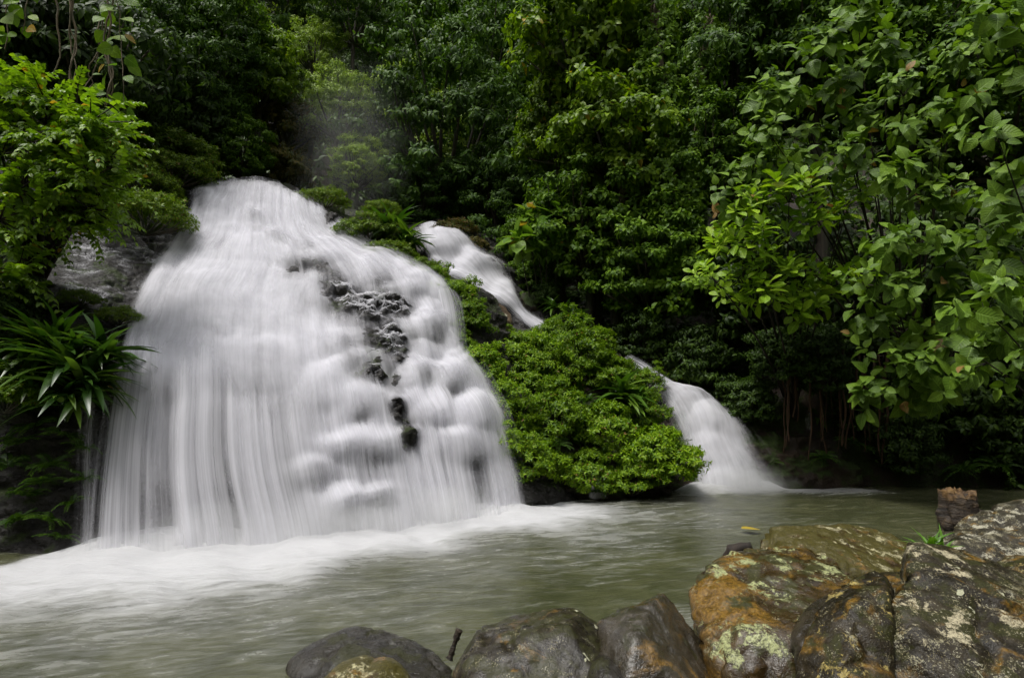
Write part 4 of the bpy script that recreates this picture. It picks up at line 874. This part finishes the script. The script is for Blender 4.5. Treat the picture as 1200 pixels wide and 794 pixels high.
tree('cushion', 520, 352, 11.2, .60, "dark green rounded shrub between the main fall's shoulder and the slim fall", cat="shrub", trunk=False)
tree('cushion', 550, 378, 10.9, .50, "rounded shrub just above the left top of the mound", cat="shrub", trunk=False)
tree('cushion', 586, 398, 12.0, .34, "shrub on the brown ledge stone", cat="shrub", trunk=False)
for (px, py, Y, s_, lb) in ((505, 325, 11.3, .36, "small shrub at the top of the ridge between main and slim falls"), (535, 395, 10.6, .36, "small shrub dipping toward the main fall's lip trickle")):
    tree('cushion', px, py, Y, s_, lb, cat="shrub", trunk=False)
GC = "low cushions along the crest"
tree('low', 195, 188, 12.7, 1.15, "broad low cushion shrub at the top left of the crest", cat="shrub", group=GC, trunk=False)
tree('low', 203, 206, 11.9, .75, "cushion shrub touching the left end of the crest", cat="shrub", group=GC, trunk=False)
tree('low', 160, 218, 11.0, .7, "cushion shrub right of the glossy bush on the crest", cat="shrub", group=GC, trunk=False)
tree('low', 172, 256, 10.1, .75, "cushion shrub on the wet rock left of the main fall", cat="shrub", group=GC, trunk=False)
tree('low', 380, 237, 13.2, .55, "cushion shrub on the crest's right end", cat="shrub", group=GC, trunk=False)
tree('low', 448, 248, 14.2, .45, "lone small cushion shrub on the skyline of the crest", cat="shrub", group=GC, trunk=False)
tree('low', 432, 277, 12.0, .70, "cushion shrub left of the dark strap leaved plant on the crest", cat="shrub", group=GC, trunk=False)
tree('low', 458, 302, 11.6, .55, "cushion shrub below the strap leaved plant on the crest", cat="shrub", group=GC, trunk=False)
tree('low', 492, 318, 11.4, .42, "cushion shrub at the end of the crest by the slim fall", cat="shrub", group=GC, trunk=False)
tree('rust', 530, 275, 15.6, .62, "rust tinged low shrub right above the slim fall", cat="shrub", trunk=False)
tree('rust', 555, 292, 15.3, .45, "small rust tinged shrub right of the slim fall's top", cat="shrub", trunk=False)
tree('mid', 622, 290, 15.2, .42, "leafy green bush right of the slim fall", cat="bush", trunk=False)
tree('mid', 632, 322, 14.6, .34, "leafy green bush leaning to the slim fall's lower end", cat="bush", trunk=False)

tree('cushion', 8, 462, 6.35, .34, "small bright shrub at the left edge under the strap leaved plant", cat="shrub", trunk=False)
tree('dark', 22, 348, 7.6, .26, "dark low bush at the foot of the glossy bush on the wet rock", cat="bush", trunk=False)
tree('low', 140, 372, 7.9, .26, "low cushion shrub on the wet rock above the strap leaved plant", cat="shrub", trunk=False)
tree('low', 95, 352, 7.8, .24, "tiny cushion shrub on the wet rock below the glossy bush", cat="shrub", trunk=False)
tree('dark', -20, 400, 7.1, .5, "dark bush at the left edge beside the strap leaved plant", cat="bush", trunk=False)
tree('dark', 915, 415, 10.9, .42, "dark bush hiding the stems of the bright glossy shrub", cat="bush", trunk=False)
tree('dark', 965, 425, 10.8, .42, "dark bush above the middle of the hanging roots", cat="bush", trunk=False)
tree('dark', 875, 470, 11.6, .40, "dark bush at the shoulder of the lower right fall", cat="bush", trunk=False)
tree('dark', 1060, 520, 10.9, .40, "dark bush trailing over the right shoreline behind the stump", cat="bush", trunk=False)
tree('cushion', 755, 446, 11.5, .34, "small shrub over the hidden stream between mound and lower fall", cat="shrub", trunk=False)
tree('cushion', 700, 402, 12.2, .42, "small shrub at the top right corner of the mound", cat="shrub", trunk=False)
tree('cushion', 800, 440, 12.5, .35, "small shrub in half shade over the lip of the lower right fall", cat="shrub", trunk=False)
for (kd, px, py, Y, s_) in (('mid', -110, 130, 9.4, .62), ('dark', -105, 255, 8.2, .62), ('mid', -150, 20, 10.5, .8), ('dark', -150, 350, 7.2, .55), ('dark', -75, 330, 7.6, .40), ('dark', -140, 470, 6.5, .45), ('mid', -190, 230, 8.6, .6)):
    tree(kd, px, py, Y, s_, "leafy bush on the rock past the left edge of the view", cat="bush", group="bushes on the left rock", trunk=False)
# ------------------------------------------------------------------ plants drawn out branch by branch
def plant(name, label, cat, base, clusters, mat, tpl, L, K, rng, shoots=7, spread=(30, 95), droop=.35, r0=.026, group=None, upb=.35, wood='dead', mode='rosette', flat=.7, outdir=None):
    """stems from BASE to every cluster (px, py, Y, radius) and leaves round each cluster"""
    B = np.asarray(base, float); e = empty(name, B, label, cat, group); g = Geo(); gw = Geo()
    for (px, py, Y, rad) in clusters:
        c = at(px, py, Y) - B; dd = unit(rng.normal(0, 1, (shoots, 3))); P = c + dd * rad * np.array([1, 1, flat]) * rng.uniform(.3, 1.05, (shoots, 1))
        od = unit(c) if outdir is None else np.asarray(outdir, float)
        A = unit(dd * .5 + od * .5 + UP * upb + rng.normal(0, .22, (shoots, 3)))
        if mode == 'rosette': rosettes(g, tpl, P, A, K, L * rng.uniform(.62, 1.2), rng, spread, droop, stem=.7, var=.4)
        else: sprays(g, tpl, P - A * rad * .5, A, K, L, rng, rad * 1.3 * rng.uniform(.7, 1.2, shoots), .35, flat=.9)
        m_ = c * .55 + UP * .25 * np.linalg.norm(c[:2]) * .6 + rng.normal(0, .1, 3)
        add_tube(gw, bez(rng.normal(0, .03, 3), m_, c, 9), np.linspace(r0, r0 * .25, 9), 6, False)
        for pnt in P: add_tube(gw, bez(c * .92 + m_ * .08, (c + pnt) / 2 - UP * .03, pnt, 4), np.linspace(r0 * .3, r0 * .12, 4), 4, False)
    link("branches", gw.mesh("branches", M[wood]), e); link("foliage", g.mesh("foliage", M[mat]), e); return e
def gpt(px, py, Y):
    p = at(px, py, Y); p[2] = gz(p[0], p[1]); return p
def cl(pts, Y, r, rng, jy=.5): return [(x, y, Y + rng.uniform(-jy, jy), r) for x, y in pts]
rng = np.random.default_rng(101)
plant("shrub", "tall shrub of big matte ovate leaves filling the upper right", "shrub", gpt(1060, 480, 11.6),
      cl([(1005, 20), (960, 60), (1035, 60), (985, 105), (1060, 100), (935, 115), (1010, 140), (900, 155), (945, 165), (1070, 150), (875, 195), (920, 200), (1000, 190), (1045, 200), (1095, 180), (1110, 120), (1080, 235), (1120, 230), (905, 120), (860, 230), (1130, 60)], 9.4, .42, rng),
      'leaf_big', TP_OB, .24, 6, rng, shoots=11, droop=.35, outdir=(-.25, -.8, .1))
plant("shrub", "bright yellow green shrub of blunt glossy leaves at right of centre", "shrub", gpt(930, 470, 11.6),
      cl([(860, 255), (890, 240), (925, 228), (960, 222), (995, 235), (845, 290), (875, 285), (910, 270), (950, 262), (985, 262), (835, 325), (870, 320), (900, 310), (860, 350), (935, 320), (900, 345), (955, 350), (930, 365), (975, 330)], 9.6, .36, rng),
      'leaf_bright', TP_OV, .25, 8, rng, shoots=8, spread=(35, 85), droop=.1, upb=.6, outdir=(-.2, -.6, .3))
plant("shrub", "shrub with round drooping leaves hanging over the dark root bank", "shrub", gpt(1090, 510, 11.4),
      cl([(1040, 290), (1075, 280), (1110, 300), (1010, 330), (1045, 340), (1085, 335), (1120, 340), (1020, 375), (1060, 385), (1100, 385), (1035, 415), (1070, 425), (1095, 440), (1120, 410), (1075, 460), (1140, 380), (1030, 460)], 8.8, .36, rng),
      'leaf_big', TP_OB, .25, 6, rng, shoots=7, droop=.45, outdir=(-.25, -.8, .0))
plant("shrub", "leafy branches leaning in along the right edge of the frame", "shrub", gpt(1330, 520, 9.5),
      cl([(1180, 30), (1200, 90), (1165, 150), (1195, 200), (1160, 240), (1195, 280), (1165, 310), (1190, 340), (1150, 360), (1180, 390), (1150, 420), (1195, 430)], 7.6, .34, rng),
      'leaf_big', TP_OB, .26, 6, rng, shoots=5, droop=.4, outdir=(-.5, -.7, .0))
# big glossy bush at the left, pinnate sprays
plant("bush", "big glossy yellow green bush at the left edge above the wet rock", "bush", at(40, 335, 8.1),
      cl([(-20, 90), (20, 100), (55, 115), (90, 125), (108, 138), (-15, 130), (30, 145), (70, 155), (110, 165), (118, 172), (0, 175), (45, 190), (85, 195), (108, 208), (20, 220), (65, 230), (105, 235), (108, 242), (0, 255), (98, 255), (15, 110), (75, 175), (122, 155), (-30, 200), (-20, 270), (15, 290), (40, 268), (-15, 315), (20, 320), (50, 240), (10, 160), (110, 200), (60, 130), (95, 150), (118, 190), (116, 226), (120, 180)], 7.2, .42, rng, .55),
      'leaf_bush', TP_O, .115, 16, rng, shoots=19, mode='spray', flat=.8, upb=.15, outdir=(.5, -.6, .1), r0=.04)
# broad leaved plants by the slim fall
plant("broadleaf_plant", "pale broad leaved plant on the bank right of the slim fall", "plant", gpt(640, 330, 14.2), cl([(620, 262), (640, 255), (655, 270), (630, 285), (650, 295), (610, 285)], 13.4, .35, rng, .3), 'leaf_vine', TP_H, .42, 5, rng, shoots=4, droop=.5, wood='bark')
# creepers: columns of small leaves draped over hidden trunks
def creeper(label, path, rad, n, mat, L, tpl, K=6):
    """a hanging mass of small leaves round a stem"""
    P = np.array([at(*p) for p in path]); B = P[-1].copy(); S = spline1(P, 60, 0); t = rng.uniform(0, 59, n); i = t.astype(int).clip(0, 58); c = S[i] + (S[i + 1] - S[i]) * (t - i)[:, None]
    rr = np.interp(t / 59, [0, .5, 1], rad); a = rng.uniform(0, 6.283, n); o = np.stack([np.cos(a), np.sin(a) * .7, rng.normal(0, .3, n)], 1)
    Q = c + o * (rr * rng.uniform(.45, 1.1, n) * (1 + .5 * fbm(c * 1.6, 6, 2)))[:, None]
    e = empty("creeper", B, label, "creeper", "creepers on the right slope"); g = Geo(); rosettes(g, tpl, Q - B, unit(o + UP * .2 + np.array([0, -.6, 0])), K, L, rng, (40, 110), .7)
    link("foliage", g.mesh("foliage", M[mat]), e); gw = Geo(); add_tube(gw, S - B, .07, 8)
    for q_ in range(4): add_tube(gw, S - B + np.stack([np.sin(np.arange(60) * .3 + q_) * .12, np.cos(np.arange(60) * .27 + q_) * .1, 0 * np.arange(60)], 1), .02, 5)
    link("stem", gw.mesh("stem", M['vine']), e)
creeper("thick column of small leaved creeper hanging from the top of the right slope", [(765, -20, 12.9), (775, 80, 12.7), (785, 160, 12.5), (790, 250, 12.4), (785, 340, 12.4)], [.55, .45, .30], 1100, 'leaf_creeper', .13, TP_O)
creeper("slender creeper trailing down left of the bright glossy shrub", [(830, 20, 12.7), (822, 110, 12.5), (815, 200, 12.3), (810, 280, 12.3)], [.42, .32, .18], 600, 'leaf_creeper', .13, TP_O)
creeper("ragged creeper spilling over the slope left of the thick column", [(735, 130, 12.8), (730, 210, 12.7), (728, 290, 12.8), (735, 345, 12.9)], [.5, .42, .2], 600, 'leaf_mid', .15, TP_O)

# strap leaved plants, ferns, grass
def strap_plant(label, heads, L, n, cat="plant"):
    B = at(*heads[0][:3]); e = empty("strap_leaf_plant", B, label, cat); g = Geo()
    for (px, py, Y, s) in heads:
        c = at(px, py, Y) - B; P = np.repeat(c[None], n, 0) + rng.normal(0, .04, (n, 3)); a = rng.uniform(0, 6.283, n); elv = np.radians(rng.uniform(-5, 75, n)); D = np.stack([np.cos(a) * np.cos(elv), np.sin(a) * np.cos(elv), np.sin(elv)], 1)
        add_leaves(g, TP_ST, P, D, UP + rng.normal(0, .2, (n, 3)), L * s * rng.uniform(.7, 1.15, n), 1.0 + 0 * a)
    link("foliage", g.mesh("foliage", M['leaf_strap']), e)
    for (px, py, Y, s) in heads: gw = Geo(); c = at(px, py, Y) - B; add_tube(gw, [c + (0, .12, -.28 * s), c + (0, .05, -.14 * s), c], [.05 * s, .045 * s, .04 * s], 7); link("stem", gw.mesh("stem", M['bark']), e)
strap_plant("large dark strap leaved plant on the ledge left of the main fall", [(80, 430, 6.5, 1.0), (48, 412, 6.65, .9), (122, 418, 6.65, .8), (100, 452, 6.42, .85), (62, 402, 6.75, .8), (85, 465, 6.4, .7), (30, 445, 6.5, .8)], .72, 60)
strap_plant("dark strap leaved plant on the crest between the main and slim falls", [(458, 272, 12.0, 1.0), (478, 282, 11.9, .8), (445, 268, 12.2, .8)], .85, 42)
strap_plant("strap leaved plant drooping at the mound's right side above the lower fall", [(728, 462, 10.45, .9), (745, 478, 10.4, .7)], .85, 36)
strap_plant("strap leaved clump on the shaded bank right of the slim fall", [(668, 372, 12.9, .7), (650, 360, 13.1, .6)], .75, 30)
g = Geo(); n = 60; P = at(1092, 645, 3.8)[None] + rng.normal(0, .02, (n, 3)) * np.array([1.6, 1, .2]); a = rng.uniform(0, 6.283, n); ev = np.radians(rng.uniform(10, 80, n))
e0 = at(1092, 645, 3.8); add_leaves(g, leaf_tpl(.06, (0, .3, .6, 1), .3, .45, 'strap'), P - e0, np.stack([np.cos(a) * np.cos(ev), np.sin(a) * np.cos(ev), np.sin(ev)], 1), UP + rng.normal(0, .2, (n, 3)), rng.uniform(.10, .22, n))
tag(link("grass_tuft", g.mesh("grass_tuft", M['leaf_grass']), loc=e0), "small bright tuft of grass sprouting between the boulders", "grass tuft")
def fern_mesh(seed, nf=11, L=.55):
    r = np.random.default_rng(seed); g = Geo(); a = np.linspace(0, 6.283, nf, endpoint=False) + r.normal(0, .2, nf); ev = np.radians(r.uniform(15, 60, nf))
    D = np.stack([np.cos(a) * np.cos(ev), np.sin(a) * np.cos(ev), np.sin(ev)], 1); sprays(g, TP_P, np.zeros((nf, 3)), D, 26, L * .24, r, L * r.uniform(.75, 1.15, nf), .55, flat=1.2, wob=.06); return g.mesh("fern", M['leaf_fern'])
FERN = [fern_mesh(s) for s in (1, 2, 3)]
def fern(px, py, Y, s, label, group=None):
    i = TCOUNT['fern'] = TCOUNT.get('fern', 0) + 1
    tag(link("fern", FERN[i % 3], None, at(px, py, Y), (R(-25), 0, i * 1.7), (s, s, s)), label, "fern", group)
for (px, py, Y, s) in ((20, 520, 6.5, .55), (60, 545, 6.42, .55), (75, 510, 6.45, .5), (30, 580, 6.4, .5), (85, 590, 6.4, .4), (15, 470, 6.6, .7), (55, 610, 6.3, .45)):
    fern(px, py, Y, s, "small fern clinging to the dark rock wall left of the main fall", "ferns on the dark wall at the left")
for (px, py, Y, s) in ((905, 545, 10.9, .5), (965, 535, 10.95, .6), (1000, 520, 11.0, .7), (1060, 540, 10.9, .8), (1130, 550, 10.8, .8), (1170, 545, 10.7, .9), (930, 455, 11.4, .8), (870, 450, 11.9, .8), (1000, 440, 11.2, .8)):
    fern(px, py, Y, s, "dark fern drooping from the shaded right bank", "ferns on the right bank")
fern(700, 575, 9.4, .5, "fern at the waterline under the mound")
fern(640, 570, 9.3, .45, "fern at the left foot of the mound by the main fall")

for (px, py, Y, s_) in ((560, 440, 10.0, .7), (585, 470, 9.7, .6), (600, 560, 9.0, .6), (640, 405, 11.2, .7), (690, 470, 10.2, .6), (655, 520, 9.6, .55), (545, 405, 10.3, .6), (760, 555, 9.5, .5)):
    fern(px, py, Y, s_, "fern poking out of the green mound's shrubs", "ferns among the shrubs of the mound")
for (px, py, Y, s_) in ((40, 500, 6.5, .6), (10, 545, 6.45, .6), (95, 525, 6.45, .45), (50, 565, 6.35, .5), (20, 610, 6.3, .55), (100, 560, 6.4, .4), (70, 630, 6.3, .4), (30, 480, 6.6, .6)):
    fern(px, py, Y, s_, "small fern clinging to the dark rock wall left of the main fall", "ferns on the dark wall at the left")
tree('dark', 640, 345, 13.6, .22, "tiny dark bush beside the shaded brown stone right of the slim fall", cat="bush", trunk=False)
# vines and aerial roots
def hang(name, label, pts, r, mat, cat, group=None, strands=1, leaves=None):
    P = np.array([at(*p) for p in pts]); B = P[-1].copy(); S = spline1(P - B, 40, 0); g = Geo()
    for q_ in range(strands):
        ph = rng.uniform(0, 6, 2); t = np.linspace(0, 1, 40); w_ = np.stack([np.sin(t * 11 + ph[0]), np.cos(t * 9 + ph[1]), 0 * t], 1) * (r * (1.4 if strands > 1 else .7)) + fbm(np.stack([t * 6, t * 0 + q_, t * 0], 1), 4 + q_, 3)[:, None] * np.array([.05, .03, 0])
        add_tube(g, S + w_, r * rng.uniform(.6, 1.0) * np.interp(t, [0, 1], [1.1, .6]), 6)
    if not leaves: return tag(link(name, g.mesh(name, M[mat]), loc=B), label, cat, group)
    e = empty(name, B, label, cat, group); link("stem", g.mesh("stem", M[mat]), e)
    n, L = leaves; t = np.linspace(.02, .99, n); c = np.stack([np.interp(t, np.linspace(0, 1, 40), S[:, j]) for j in range(3)], 1); a = rng.uniform(0, 6.283, n)
    D = unit(np.stack([np.cos(a), np.sin(a) * .6 - .2, -rng.uniform(.2, 1.1, n)], 1)); gl = Geo(); add_leaves(gl, TP_H, c + D * .08, D, np.array([0, -.8, .6]) + rng.normal(0, .45, (n, 3)), L * rng.uniform(.6, 1.2, n))
    link("foliage", gl.mesh("foliage", M['leaf_vine']), e)
GV = "vines hanging at the upper left"
hang("hanging_vine", "bare straight vine hanging left of the leafy ones at the upper left", [(66, -40, 7.6), (67, 40, 7.6), (67, 95, 7.6)], .022, 'vine', "vine", GV)
hang("hanging_vine", "twisted double vine in the middle of the hanging vines", [(83, -40, 7.8), (84, 30, 7.8), (86, 100, 7.8)], .018, 'vine', "vine", GV, strands=3)
hang("hanging_vine", "vine with heart shaped leaves hanging rightmost at the upper left", [(128, -40, 7.5), (126, 30, 7.5), (128, 80, 7.45), (126, 125, 7.4)], .014, 'vine', "vine", GV, strands=3, leaves=(16, .22))
hang("hanging_vine", "leafy vine with yellowing leaves hanging over the dark gap", [(142, -40, 7.4), (138, 20, 7.4), (142, 70, 7.35), (148, 130, 7.3)], .008, 'vine', "vine", GV, leaves=(22, .20))
hang("hanging_vine", "looping thin vine bending left between the twisted and the leafy ones", [(118, 20, 7.6), (116, 60, 7.6), (106, 85, 7.6), (104, 105, 7.6)], .010, 'vine', "vine", GV, strands=2)
hang("hanging_vine", "leafy vine at the upper left corner of the frame", [(8, -40, 7.4), (6, 20, 7.4), (10, 60, 7.4)], .01, 'vine', "vine", GV, leaves=(14, .22))
hang("hanging_vine", "short leafy vine second from the corner", [(34, -40, 7.4), (30, 0, 7.4), (28, 40, 7.4)], .01, 'vine', "vine", GV, leaves=(11, .20))
GR = "roots hanging down the dark right bank"
rr_ = np.random.default_rng(9)
for i in range(30):
    px = rr_.uniform(918, 1040); Y = rr_.uniform(10.55, 10.9); y0 = rr_.uniform(395, 430); y1 = rr_.uniform(480, 545); dx = rr_.uniform(-6, 14)
    hang("hanging_root", "rusty brown root hanging down the dark bank right of the lower fall", [(px, y0, Y + .1), (px + dx * .4, (y0 + y1) / 2, Y), (px + dx, y1, Y)], rr_.uniform(.008, .03), 'root', "root", GR)
